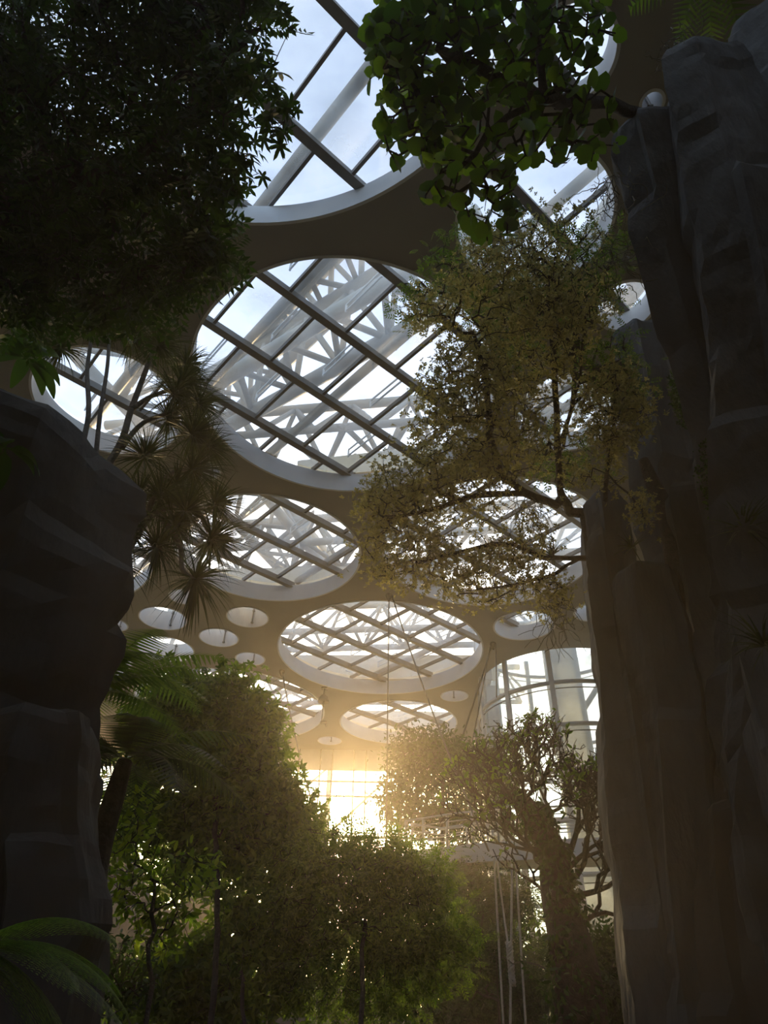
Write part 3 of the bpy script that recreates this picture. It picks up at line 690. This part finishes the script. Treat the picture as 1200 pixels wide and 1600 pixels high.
# olive fine leaved tree on the pillar
bl = [pb(800, 440, 9.6, 110, 60, .8, 300), pb(860, 380, 9.8, 90, 45, .7, 90), pb(810, 540, 9.5, 105, 90, .8, 430), pb(720, 600, 9.2, 80, 60, .7, 260), pb(760, 680, 9.2, 130, 55, .9, 420), pb(690, 760, 9.0, 120, 40, .9, 340),
      pb(620, 800, 8.9, 65, 45, .6, 190), pb(640, 870, 8.9, 80, 40, .6, 210), pb(760, 905, 9.0, 105, 22, .7, 230), pb(960, 640, 9.0, 55, 80, .5, 330), pb(900, 480, 9.3, 60, 60, .5, 160), pb(680, 480, 9.4, 50, 45, .4, 85), pb(930, 740, 9.6, 60, 24, .4, 60),
      pb(755, 385, 9.8, 40, 40, .4, 60), pb(860, 930, 8.7, 32, 30, .3, 60), pb(800, 845, 9.0, 70, 45, .5, 90), pb(1005, 800, 8.8, 18, 26, .2, 34)]
T = blobpts(bl)
b0 = at(930, 800, 8.2)
roots = [[b0, at(890, 800, 8.1), atd(875, 765, 9.8), atd(872, 700, 9.6), atd(868, 620, 9.6), atd(862, 520, 9.6), atd(855, 430, 9.7)],
         [atd(885, 795, 9.9), atd(820, 770, 9.3), atd(785, 745, 9.1), atd(765, 680, 9.1), atd(760, 600, 9.2), atd(740, 520, 9.3)],
         [atd(820, 770, 9.3), atd(740, 775, 9.0), atd(660, 800, 8.9), atd(600, 810, 8.8)],
         [atd(872, 700, 9.6), atd(905, 600, 9.5), atd(915, 500, 9.4)],
         [at(932, 870, 8.1), at(905, 872, 7.9), atd(850, 872, 9.0), atd(800, 850, 8.9), atd(730, 860, 8.9), atd(650, 880, 8.8)],
         [at(905, 872, 7.9), atd(860, 900, 8.8), atd(800, 915, 8.8), atd(720, 925, 8.8)],
         [at(945, 800, 8.1), atd(948, 740, 9.4), atd(960, 660, 9.2), atd(965, 600, 9.0)]]
tree('small_leaved_tree', roots, T, tpl_rosette(6), lf_olive, .048, 4, .11, 'olive small-leaved tree with dark wiry branches rooted on the right rock pillar', r_tip=.0035, r_max=.085, seed=12, step=.2, jit=.025, upw=.5, power=.42)
# green understory behind it
T = blobpts([pb(780, 420, 11.5, 130, 60, 1.0, 200), pb(900, 430, 11.2, 90, 60, .8, 140), pb(830, 510, 11.5, 80, 70, .8, 110), pb(880, 720, 11.5, 60, 30, .6, 40), pb(650, 470, 11, 35, 25, .4, 34), pb(955, 570, 11, 60, 60, .5, 80)])
r0 = at(985, 620, 8.3)
tree('feathery_tree', [[r0, at(955, 585, 8.1), atd(900, 560, 11.2), atd(850, 480, 11.4), atd(800, 420, 11.5)], [atd(900, 560, 11.2), atd(900, 460, 11.2)], [atd(900, 600, 11), atd(880, 700, 11.3)]], T, tpl_pinnate(4, 1, .4), lf_mid, .17, 3, .16,
     'greener feathery tree growing behind the olive tree above', r_tip=.004, r_max=.10, seed=14, step=.3)
# stub of a dark leaning trunk on the cliff
def trunkthing(pts, rads, label, m_=barkm, name='leaning_trunk', cat='tree trunk', stub=None):
    root = empty(name, tuple(pts[-1])); tag(root, label, cat); mb = MB(); mb.tube(spline(pts, 6), lerp_list(rads, (len(pts)-1)*6+1), 12); mb.build('stem', m_, root, True)
    if stub: mb = MB(); mb.tube(spline(stub[0], 5), lerp_list(stub[1], (len(stub[0])-1)*5+1), 9); mb.build('branch_stub', m_, root, True)
trunkthing([at(1005, 718, 7.3), at(1022, 760, 7.4), at(1045, 810, 7.5), at(1060, 880, 7.6), at(1075, 960, 7.8)], (.07, .11, .15, .17, .17), 'thick dark leaning trunk in the notch between the olive pillar and the cliff')
trunkthing([at(893, 585, 7.6), at(920, 592, 7.6), at(948, 580, 7.8), at(985, 600, 8.2)], (.04, .09, .08, .1), 'dark broken branch stub jutting from the flat-topped rock', stub=([at(948, 580, 7.8), at(935, 605, 7.6), at(925, 618, 7.6)], (.07, .05, .02)))

# dragon trees on the left: stems + blade tufts
def blades(c, ax, n, ln, rng, wd=.022, droop=.5):
    V = []; F = []; k = 0
    ax = Vector(ax).normalized()
    for i in range(n):
        d = Vector(rng.normal(0, 1, 3)); d = (d.normalized()+ax*.55).normalized(); L_ = ln*rng.uniform(.7, 1.15); s = d.cross(Vector((0, 0, 1)))
        s = s.normalized() if s.length > .01 else Vector((1, 0, 0)); p = Vector(c); w0 = wd*rng.uniform(.7, 1.2); seg = 5; dr = droop*rng.uniform(.5, 1.4)
        for j in range(seg+1):
            t = j/seg; ww = w0*(.55+.45*math.sin(math.pi*min(1, t*1.6+.15)))*(1-t**3)+.001
            V += [p-s*ww/2, p+s*ww/2]
            p = p+(d-Vector((0, 0, dr*t*1.3))).normalized()*L_/seg
        for j in range(seg): a = k+2*j; F.append((a, a+1, a+3, a+2))
        k += 2*(seg+1)
    return np.array(V), np.array(F)
def dragon(stems, tufts, label, seed=0):
    rng = np.random.default_rng(seed); root = empty('dragon_tree', tuple(stems[0][0][0])); tag(root, label, 'tree', 'dragon trees on the left rock')
    for pts, rads in stems:
        mb = MB(); mb.tube(spline(pts, 5), lerp_list(rads, (len(pts)-1)*5+1), 8); mb.build('stem', barkg, root, True)
    for c, ax, n, ln in tufts:
        V, F = blades(c, ax, int(n*1.7), ln*1.1, rng, .026, .75); mkobj('leaf_tuft', V, F, lf_blade, root)
Yd = 7.6
d0 = at(120, 800, 7.0)
dragon([([d0, at(185, 700, 7.2), at(205, 640, 7.3), at(235, 560, 7.4), at(245, 535, 7.4)], (.06, .055, .05, .04, .03)),
        ([at(205, 640, 7.3), at(235, 620, 7.3), at(270, 608, 7.3)], (.045, .035, .03)),
        ([at(190, 700, 7.2), at(225, 660, 7.3), at(285, 640, 7.3)], (.045, .035, .03))],
       [(at(247, 540, 7.4), (.2, 0, .6), 105, .62), (at(282, 600, 7.3), (.6, 0, .3), 115, .62), (at(272, 618, 7.2), (.3, -.3, .1), 70, .6), (at(300, 680, 7.3), (.7, 0, .2), 100, .58), (at(225, 715, 7.3), (0, -.2, .4), 80, .6), (at(262, 655, 7.4), (.3, 0, .3), 80, .55), (at(310, 632, 7.4), (.6, 0, .3), 70, .5), (at(290, 570, 7.5), (.5, 0, .5), 70, .5)],
       'dragon tree with curved pale stems and blade tufts right of the left rock', 21)
d1 = at(150, 960, 6.9)
dragon([([d1, at(205, 850, 7.2), at(245, 800, 7.3), at(300, 790, 7.4), at(325, 830, 7.4)], (.07, .055, .045, .035, .03)),
        ([at(245, 800, 7.3), at(280, 850, 7.2), at(285, 890, 7.1), at(305, 905, 7.1)], (.04, .035, .03, .025)),
        ([at(215, 840, 7.2), at(255, 750, 7.3), at(300, 730, 7.4)], (.045, .035, .03))],
       [(at(330, 845, 7.4), (.8, 0, 0), 120, .55), (at(305, 905, 7.1), (.3, 0, -.5), 100, .62), (at(300, 735, 7.4), (.6, 0, .4), 100, .6), (at(250, 780, 7.3), (.2, 0, .3), 95, .6), (at(200, 830, 7.1), (-.2, 0, .1), 95, .62), (at(185, 880, 7.0), (-.1, 0, -.6), 60, .66), (at(245, 855, 7.2), (.2, -.2, -.3), 90, .6), (at(290, 800, 7.2), (.4, -.2, .2), 80, .58), (at(335, 790, 7.4), (.6, 0, .2), 70, .5), (at(270, 820, 7.3), (.1, 0, 0), 80, .55), (at(215, 780, 7.3), (0, 0, .3), 80, .55), (at(275, 760, 7.4), (.2, 0, .4), 70, .5), (at(325, 700, 7.5), (.6, 0, .2), 60, .5)],
       'lower dragon tree whose blade tufts hang beside the left rock', 22)
dragon([([at(118, 735, 5.9), at(138, 650, 6.1), at(136, 580, 6.6), at(142, 530, 6.8), at(140, 490, 6.9)], (.035, .034, .032, .03, .025)),
        ([at(146, 760, 5.9), at(156, 650, 6.1), at(168, 570, 6.5), at(172, 500, 6.8)], (.032, .03, .028, .024))],
       [(at(140, 495, 6.9), (0, 0, .1), 75, .55), (at(174, 505, 6.8), (.1, 0, 0), 85, .55), (at(95, 545, 6.9), (-.2, 0, .2), 70, .55), (at(205, 530, 6.9), (.3, 0, 0), 60, .5), (at(50, 500, 7.0), (0, 0, .2), 70, .55)],
       'dragon tree with two thin bare stems rising from the top of the left rock', 23)
# broad leafed plant at the left edge
def broadplant(c, n, ln, wd, mt, label, name='broad_leaf_plant', cat='plant', seed=0, ax=(0, 0, 1), group=None):
    rng = np.random.default_rng(seed); root = empty(name, tuple(c)); tag(root, label, cat, group)
    for i in range(n):
        a = 2*math.pi*i/n+rng.uniform(-.3, .3); d = Vector((math.cos(a), math.sin(a), rng.uniform(.1, .9))); d = (d.normalized()+Vector(ax)*.4).normalized()
        s = d.cross(Vector((0, 0, 1))).normalized(); p = Vector(c); V = []; seg = 8; L_ = ln*rng.uniform(.75, 1.15)
        for j in range(seg+1):
            t = j/seg; ww = wd*(max(0, math.sin(math.pi*min(1, t*.95+.03)))**.8)*(1 if t > .18 else .25)+.006; nrm = s.cross(d)
            V += [p-s*ww/2+nrm*ww*.12, p.copy(), p+s*ww/2+nrm*ww*.12]
            d = (d-Vector((0, 0, .22))).normalized(); p = p+d*L_/seg
        F = [(3*j+q, 3*j+q+1, 3*j+q+4, 3*j+q+3) for j in range(seg) for q in (0, 1)]
        mkobj('leaf', V, F, mt, root, True)
    return root
broadplant(at(40, 560, 5.6), 11, .62, .17, lf_dark, 'broad drooping dark leaves at the left edge above the rock', seed=3)
broadplant(at(8, 700, 4.3), 7, .42, .14, lf_dark, 'green leaves hanging over the massive left rock at the picture edge', seed=4, ax=(.1, -.2, -.6))
# fern fronds
def frond(p0, d0, ln, wd, rng, up=Vector((0, 0, 1)), droop=.9, n=26, bip=False, side=None):
    V = []; F = []; k = 0; d = Vector(d0).normalized(); p = Vector(p0); s = side or d.cross(up)
    s = s.normalized() if s.length > .01 else Vector((1, 0, 0)); q = []
    for j in range(n+1):
        t = j/n; q.append((p.copy(), d.copy())); d = (d-Vector((0, 0, droop/n))).normalized(); p = p+d*ln/n
    def quad(a, b, c, e):
        nonlocal k
        V.extend([a, b, c, e]); F.append((k, k+1, k+2, k+3)); k += 4
    for j in range(n):
        p, d = q[j]; p2 = q[j+1][0]; w0 = .010*(1-j/n)+.002; quad(p-s*w0, p+s*w0, p2+s*w0, p2-s*w0)
        t = j/n
        if t < .1: continue
        L_ = wd*max(0, math.sin(math.pi*(t*.86+.10)))**.8*(1-.2*t)
        for sg in (-1, 1):
            e = (s*sg+d*.42-Vector((0, 0, .18))).normalized(); bw = ln/n*.42; nn = e.cross(d).normalized()
            if not bip: quad(p-d*bw, p+d*bw, p+e*L_+d*bw*.2-Vector((0, 0, L_*.12)), p+e*L_-Vector((0, 0, L_*.12)))
            else:
                m_ = 12
                for i in range(1, m_+1):
                    u = i/m_; c = p+e*L_*u-Vector((0, 0, L_*.18*u*u)); l2 = ln/n*.95*(1-u*.65); bw2 = L_/m_*.36
                    quad(c-e*bw2, c+e*bw2, c+d*l2+e*bw2*1.2, c+d*l2+e*bw2*.4)
                    quad(c-e*bw2, c+e*bw2, c-d*l2+e*bw2*1.2, c-d*l2+e*bw2*.4)
    return np.array(V), np.array(F)
def fern(c, dirs, ln, wd, mt, label, name='tree_fern', cat='fern', bip=False, trunk=None, seed=0, droop=.9, group=None, n=26):
    rng = np.random.default_rng(seed); base = trunk[0][0] if trunk else c
    root = empty(name, tuple(base)); tag(root, label, cat, group)
    if trunk: mb = MB(); mb.tube(spline(trunk[0], 6), lerp_list(trunk[1], (len(trunk[0])-1)*6+1), 12); mb.build('trunk', barkm, root, True)
    for d in dirs:
        V, F = frond(c, d, ln*rng.uniform(.8, 1.1), wd, rng, bip=bip, droop=droop*rng.uniform(.8, 1.2), n=n); mkobj('frond', V, F, mt, root)
    return root
rg = np.random.default_rng(4)
def dirs(n, up0=.5, up1=1.1, a0=0, a1=2*math.pi): return [(math.cos(a), math.sin(a), rg.uniform(up0, up1)) for a in np.linspace(a0, a1, n, endpoint=False)+rg.uniform(-.15, .15, n)]
c = at(150, 1080, 8.2); fern(c, dirs(20, .25, 1.3), 1.7, .42, lf_fern, 'arching tree fern crown behind the left rock below the light wells', trunk=([Vector((c.x-.2, c.y+.1, 0)), Vector((c.x-.1, c.y, c.z*.5)), c], (.16, .13, .11)), seed=2, droop=1.3)
c = at(195, 1190, 9.4); fern(c, dirs(18, .1, 1.0), 1.9, .5, lf_dark, 'dark tree fern with a slanting trunk right of the lower left rock', trunk=([at(120, 1560, 8.6), at(150, 1350, 9.0), at(180, 1240, 9.3), c], (.17, .15, .13, .1)), seed=6, droop=1.3)
c = at(-40, 1480, 4.2); fern(c, [(1.0, .3, .35), (1, .0, .12), (.8, -.1, .6), (1, .6, -.15), (.7, .8, .4), (.9, .2, -.4), (.9, -.4, .3), (1, -.2, -.1)], .95, .2, lf_fern, 'soft feathery fern spreading in the bottom left corner', name='fern', bip=True, seed=7, droop=1.1, n=24)
c = at(1120, -90, 3.0); fern(c, [(-.3, .9, -.1), (.1, .9, -.2), (.5, .8, -.1), (-.8, .5, .1), (.8, .3, .1)], 1.9, .42, lf_fern, 'fern fronds hanging over the top right corner rock', name='fern', seed=8, droop=.9, n=20)

# ------------------------------------------------------------------ trees below, in front of the sun
def shrub(px_blobs, rootpx, Yr, tpl, mt, size, per, spread, label, seed, r_max=.08, name='bushy_tree', cat='tree', group=None, step=.35, **kw):
    T = blobpts(px_blobs); c = T.mean(0); r0 = at(*rootpx, Yr); r0 = Vector((r0.x, r0.y, 0))
    top = Vector(c); mid = r0.lerp(top, .5); mid.x = r0.x*.6+top.x*.4
    return tree(name, [[r0, mid, top]], T, tpl, mt, size, per, spread, label, cat, group, seed=seed, r_max=r_max, step=step, **kw)
big6 = tpl_six(1, .4)
shrub([pb(330, 1110, 15.5, 95, 45, 1.2, 230), pb(380, 1195, 15.2, 65, 55, 1.2, 280), pb(300, 1200, 15.5, 90, 70, 1.2, 330), pb(430, 1250, 15, 42, 48, 1.0, 170), pb(250, 1150, 16, 60, 60, 1, 140), pb(395, 1290, 15, 90, 50, 1, 240), pb(410, 1130, 15, 30, 30, .8, 60), pb(295, 1290, 15.5, 80, 45, 1, 170), pb(210, 1270, 16, 60, 60, 1, 170), pb(340, 1345, 15.5, 90, 30, 1, 170), pb(465, 1290, 15, 30, 40, .6, 80), pb(270, 1070, 16, 40, 22, .6, 50), pb(370, 1070, 15, 25, 20, .5, 30)], (350, 1590), 13, tpl_palmate(6, big6, .3), lf_mid, .17, 4, .22,
      'bushy tree with drooping fingered leaves left of the setting sun', 31, r_tip=.008, r_max=.055, upw=.6)
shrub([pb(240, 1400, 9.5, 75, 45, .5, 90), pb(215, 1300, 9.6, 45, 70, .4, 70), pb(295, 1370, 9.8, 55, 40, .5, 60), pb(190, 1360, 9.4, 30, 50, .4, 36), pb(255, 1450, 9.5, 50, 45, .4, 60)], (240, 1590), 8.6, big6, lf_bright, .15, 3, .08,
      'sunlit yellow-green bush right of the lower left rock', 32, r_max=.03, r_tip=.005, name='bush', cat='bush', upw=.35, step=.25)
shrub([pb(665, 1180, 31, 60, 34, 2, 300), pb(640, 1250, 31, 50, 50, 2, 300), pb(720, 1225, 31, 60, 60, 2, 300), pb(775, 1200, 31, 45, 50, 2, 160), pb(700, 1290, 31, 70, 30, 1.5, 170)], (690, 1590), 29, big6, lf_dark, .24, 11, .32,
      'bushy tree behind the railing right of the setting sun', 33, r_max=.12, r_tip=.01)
shrub([pb(560, 1360, 13, 90, 40, 1, 300), pb(620, 1430, 13, 80, 70, 1, 420), pb(500, 1420, 13.3, 90, 60, 1, 420), pb(560, 1520, 13, 140, 60, 1, 520), pb(600, 1340, 13.2, 50, 28, .8, 110), pb(520, 1310, 13.6, 60, 16, .8, 60), pb(660, 1375, 13, 50, 34, .7, 110), pb(700, 1470, 13, 50, 50, .7, 140), pb(480, 1350, 13.6, 60, 30, .8, 110)], (560, 1620), 10.6, tpl_pinnate(4, 1, .4), lf_mid, .24, 3, .18,
      'rounded green shrub mass directly beneath the setting sun', 34, r_max=.04, name='large_shrub', cat='shrub')
shrub([pb(420, 1420, 14, 90, 60, 1, 330), pb(370, 1530, 13, 110, 70, 1, 420), pb(460, 1330, 14.5, 45, 35, .7, 110), pb(280, 1540, 12.5, 90, 60, .8, 280)], (400, 1620), 11.4, tpl_palmate(5, big6, .3), lf_mid, .17, 3, .18,
      'dense shrub below the left bushy tree, behind the yellow-green bush', 35, r_max=.035, name='large_shrub', cat='shrub')
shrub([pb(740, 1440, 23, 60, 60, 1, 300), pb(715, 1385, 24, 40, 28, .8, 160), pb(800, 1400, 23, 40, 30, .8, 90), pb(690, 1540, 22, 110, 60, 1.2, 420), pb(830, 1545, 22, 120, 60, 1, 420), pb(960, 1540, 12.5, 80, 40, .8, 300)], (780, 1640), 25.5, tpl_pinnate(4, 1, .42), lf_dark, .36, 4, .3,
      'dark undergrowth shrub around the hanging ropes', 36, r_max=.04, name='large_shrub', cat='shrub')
shrub([pb(150, 1530, 9.5, 110, 60, .7, 330), pb(60, 1500, 9, 60, 60, .6, 160)], (120, 1650), 8.2, big6, lf_dark, .13, 4, .12, 'dark leafy shrub behind the bottom left fern', 37, r_max=.05, name='large_shrub', cat='shrub')
# frangipani: thick trunk, forking bare branches, leaf rosettes at the tips
rng = np.random.default_rng(77)
fy = 14.0
root = empty('frangipani', tuple(Vector((at(900, 1590, 12.6).x, 12.6, 0)))); tag(root, 'bare-branched tree with a thick dark trunk in front of the walkway and glass drum', 'tree')
tb = [Vector((at(905, 1600, 12.2).x, 12.2, 0)), at(905, 1560, 12.3), at(890, 1470, 12.6), at(872, 1400, 13), at(862, 1330, 13.2), at(825, 1265, 13.4), at(800, 1235, 13.5)]
mb = MB(); mb.tube(spline(tb, 6), lerp_list((.44, .38, .34, .29, .27, .20, .12), 37), 14); mb.build('trunk', barkm, root, True)
br = MB(); tips = []; ZLIM = at(880, 1135, 13.5).z
def fork(p, d, ln, r_, lev):
    q = p+d*ln+Vector(rng.normal(0, .03, 3)); m_ = p.lerp(q, .5)+Vector(rng.normal(0, .04, 3))
    br.tube([p, m_, q], [r_, r_*.85, r_*.75], 6)
    zmx = ZLIM-abs(q.x-at(880, 1200, 13.5).x)**2*.16
    if lev == 0 or q.z > zmx: tips.append((q, (q-m_).normalized())); return
    k = 2 if rng.uniform() < .72 else 3; a = rng.uniform(0, 6.28)
    s = d.orthogonal().normalized(); t = d.cross(s)
    for i in range(k):
        b_ = a+i*2*math.pi/k; nd = (d*1.0+(s*math.cos(b_)+t*math.sin(b_))*.62+Vector((0, 0, .32))).normalized()
        fork(q, nd, ln*rng.uniform(.68, .95), r_*.74, lev-1)
for (p, tgt, r_, lev, ln) in (((850, 1300), (880, 1235), .060, 6, .48), ((880, 1345), (920, 1270), .065, 6, .52), ((830, 1285), (810, 1225), .055, 6, .44), ((820, 1270), (845, 1210), .05, 6, .42), ((805, 1250), (770, 1210), .05, 6, .42), ((862, 1350), (800, 1310), .045, 5, .5),
                              ((895, 1410), (960, 1375), .06, 5, .5), ((895, 1450), (960, 1420), .055, 5, .5), ((885, 1380), (940, 1315), .06, 6, .5), ((850, 1340), (780, 1300), .045, 5, .5), ((885, 1360), (955, 1290), .05, 6, .48), ((880, 1420), (830, 1370), .04, 4, .5), ((800, 1250), (740, 1260), .04, 5, .45)):
    a = at(*p, 13.2); b_ = at(*tgt, 13.2+rng.uniform(-.7, .9)); fork(a, (b_-a).normalized(), ln, r_, lev)
br.build('branches', barkm, root, True)
P_ = []; D = []
for q, d in tips:
    if rng.uniform() < (.85 if q.z > 8.1 else .3):
        for k in range(3): P_.append(q+d*.03*k); D.append(d*.5+Vector(rng.normal(0, .8, 3)))
V, F = scatter(big6, P_, D, .135, upw=.4, jit=.3, rng=rng); mkobj('foliage', V, F, lf_mid, root)
vp = []
for p, n_, s_ in ((at(890, 1500, 12.4), 500, .42), (at(885, 1420, 12.7), 450, .40), (at(872, 1350, 12.9), 420, .36), (at(845, 1290, 13.1), 420, .36), (at(805, 1265, 13.3), 300, .34), (at(900, 1570, 12.2), 400, .5)):
    vp.append(blobpts([(p, (s_*.85, s_*.85, s_*1.2), n_)], rng, .5))
vp = np.concatenate(vp); V, F = scatter(big6, vp, np.tile((0, -.2, -.6), (len(vp), 1)), .13, upw=.2, jit=.5, rng=rng); mkobj('climbing_vine', V, F, lf_dark, root)

# ------------------------------------------------------------------ air roots, moss and epiphytes on the cliff
def wisp(c, n, ln, label, seed, mt=rootm, name='hanging_roots', cat='roots', dn=1.0, sp_=.15, r_=.006):
    rng = np.random.default_rng(seed); mb = MB(); c = Vector(c)
    for i in range(n):
        p = c+Vector(rng.normal(0, sp_, 3)); d = Vector(rng.normal(0, 1, 3))+Vector((0, 0, -dn)); pts = [p.copy()]
        for j in range(7): d = (d.normalized()+Vector(rng.normal(0, .55, 3))-Vector((0, 0, dn*.35))); p = p+d.normalized()*ln/7*rng.uniform(.6, 1.2); pts.append(p.copy())
        mb.tube(pts, lerp_list((r_, r_*.5), 8), 4, False)
    tag(mb.build(name, mt, None, origin=tuple(c)), label, cat)
wisp(at(868, 960, 7.6), 26, .75, 'tangle of thin roots dangling from the lowest olive tree branch', 41, dn=1.2, sp_=.11)
wisp(at(825, 790, 7.3), 40, .6, 'tangled dark roots hanging in the middle of the olive tree', 42, dn=1.3, sp_=.10)
wisp(at(955, 300, 4.0), 34, .5, 'wiry twigs on the edge of the cliff beside the upper right skylight', 43, dn=.2, sp_=.14)
wisp(at(970, 400, 4.6), 40, .5, 'wiry twigs on the cliff edge above the small round opening', 44, dn=.5, sp_=.18)
wisp(at(1065, 75, 3.1), 60, .28, 'mossy tangle on the head of the tall grey rock column', 45, dn=.2, sp_=.13)
def epiphyte(p, n, ln, label, seed, mt=lf_blade, droop=.4, ax=(-.2, -.5, .3)):
    rng = np.random.default_rng(seed); V, F = blades(p, ax, n, ln, rng, .02, droop); root = mkobj('air_plant', V, F, mt, None, False, tuple(p)); tag(root, label, 'plant')
epiphyte(at(988, 855, 7.2), 34, .32, 'small spiky air plant in the notch beside the rounded rock pillar', 51)
epiphyte(at(862, 868, 7.8), 40, .30, 'spiky air plant sitting on the lowest olive tree branch', 52)
epiphyte(at(1165, 830, 5.3), 60, .5, 'grassy tuft hanging on the right cliff near the picture edge', 53, droop=1.0)
epiphyte(at(1195, 1010, 5.3), 40, .5, 'second grassy tuft lower on the right cliff at the picture edge', 54, droop=1.0)
# moss cushions in the clefts
def moss(p, rr, n, label, seed):
    rng = np.random.default_rng(seed); T = blobpts([(Vector(p), rr, n)], rng); V, F = scatter(tpl_simple(1, .4), T, np.tile((0, -.3, .3), (n, 1)), .06, rng=rng, jit=.8); o = mkobj('moss', V, F, lf_dark, None, False, tuple(p)); tag(o, label, 'moss', kind='stuff')
moss(at(1068, 620, 6.0), (.10, .3, .55), 1400, 'green moss in the cleft of the leaning rock column', 61)
moss(at(1120, 760, 5.6), (.10, .3, .7), 1200, 'darker moss strip lower in the cliff cleft', 62)
# dark planted bank under everything, filling the foot of the view
def bank(x0, x1, y0, y1, h, label, seed, m_=rockw, name='planted_bank'):
    rng = np.random.default_rng(seed); nx, ny = 40, 14; V = []
    for j in range(ny):
        for i in range(nx):
            x = x0+(x1-x0)*i/(nx-1); y = y0+(y1-y0)*j/(ny-1); e = min(i, nx-1-i)/6; e = min(1, e); f = max(0, math.sin(math.pi*j/(ny-1)))**.5
            V.append((x, y, -.05+h*e*f*(.8+.45*noise.noise(Vector((x*.35, y*.35, seed))))+.12*noise.noise(Vector((x*1.7, y*1.7, seed)))))
    F = [(j*nx+i, j*nx+i+1, (j+1)*nx+i+1, (j+1)*nx+i) for j in range(ny-1) for i in range(nx-1)]
    tag(mkobj(name, V, F, m_, None, True, ((x0+x1)/2, (y0+y1)/2, 0)), label, 'earth bank')
bank(-14, 10, 27, 36, 3.8, 'dark rocky planted bank behind the shrubs at the foot of the view', 5)
bank(-20, -4, 24, 34, 7.0, 'higher planted bank far behind the left bushy tree', 6)
# a far hedge of foliage in front of the end wall
for k, (x, y, h, lab) in enumerate(((-15, 33, 10.6, 'far leafy tree behind the left bushy tree, nearest the left wall'), (-8.5, 34, 9.6, 'far leafy tree seen through the left bushy tree'), (-3.6, 38, 7.6, 'far leafy tree right under the setting sun'),
                                   (1.6, 37, 9.0, 'far leafy tree between the sun and the railing'), (4.6, 30.5, 6.4, 'leafy tree under the walkway'), (-12, 27, 6.0, 'mid-distance leafy tree behind the fern trunks'))):
    T = blobpts([(Vector((x, y, h*.62)), (2.6, 2.0, h*.38), 330), (Vector((x+1, y, h*.35)), (2.8, 2.0, h*.3), 160)])
    tree('leafy_tree', [[Vector((x, y, 0)), Vector((x+.2, y, h*.35)), Vector((x-.1, y, h*.7))]], T, big6, lf_mid, .30, 9, .5, lab, 'tree', 'leafy trees at the far end', r_max=.1, r_tip=.012, seed=80+k, step=.6, jit=.1)

# ------------------------------------------------------------------ haze inside the hall, added to imitate veiling glare and the sun's warm cast
me = bpy.data.meshes.new('haze'); x0, x1, y0, y1, z0, z1 = -23.9, 17.9, -17.9, 47.8, .02, 17.5
me.from_pydata([(x, y, z) for z in (z0, z1) for x, y in ((x0, y0), (x1, y0), (x1, y1), (x0, y1))], [], [(3, 2, 1, 0), (4, 5, 6, 7), (0, 1, 5, 4), (1, 2, 6, 5), (2, 3, 7, 6), (3, 0, 4, 7)])
hm = bpy.data.materials.new('haze'); hm.use_nodes = True; n = hm.node_tree; n.nodes.clear()
o_ = n.nodes.new('ShaderNodeOutputMaterial'); v_ = n.nodes.new('ShaderNodeVolumeScatter'); v_.inputs['Density'].default_value = HAZE_DENSITY; v_.inputs['Anisotropy'].default_value = HAZE_G; v_.inputs['Color'].default_value = (1, .85, .66, 1)
n.links.new(v_.outputs[0], o_.inputs['Volume']); me.materials.append(hm)
hz = bpy.data.objects.new('haze', me); col.objects.link(hz); tag(hz, 'thin haze added in the planted hall, tinted for the warm sun glow', 'haze', kind='stuff')
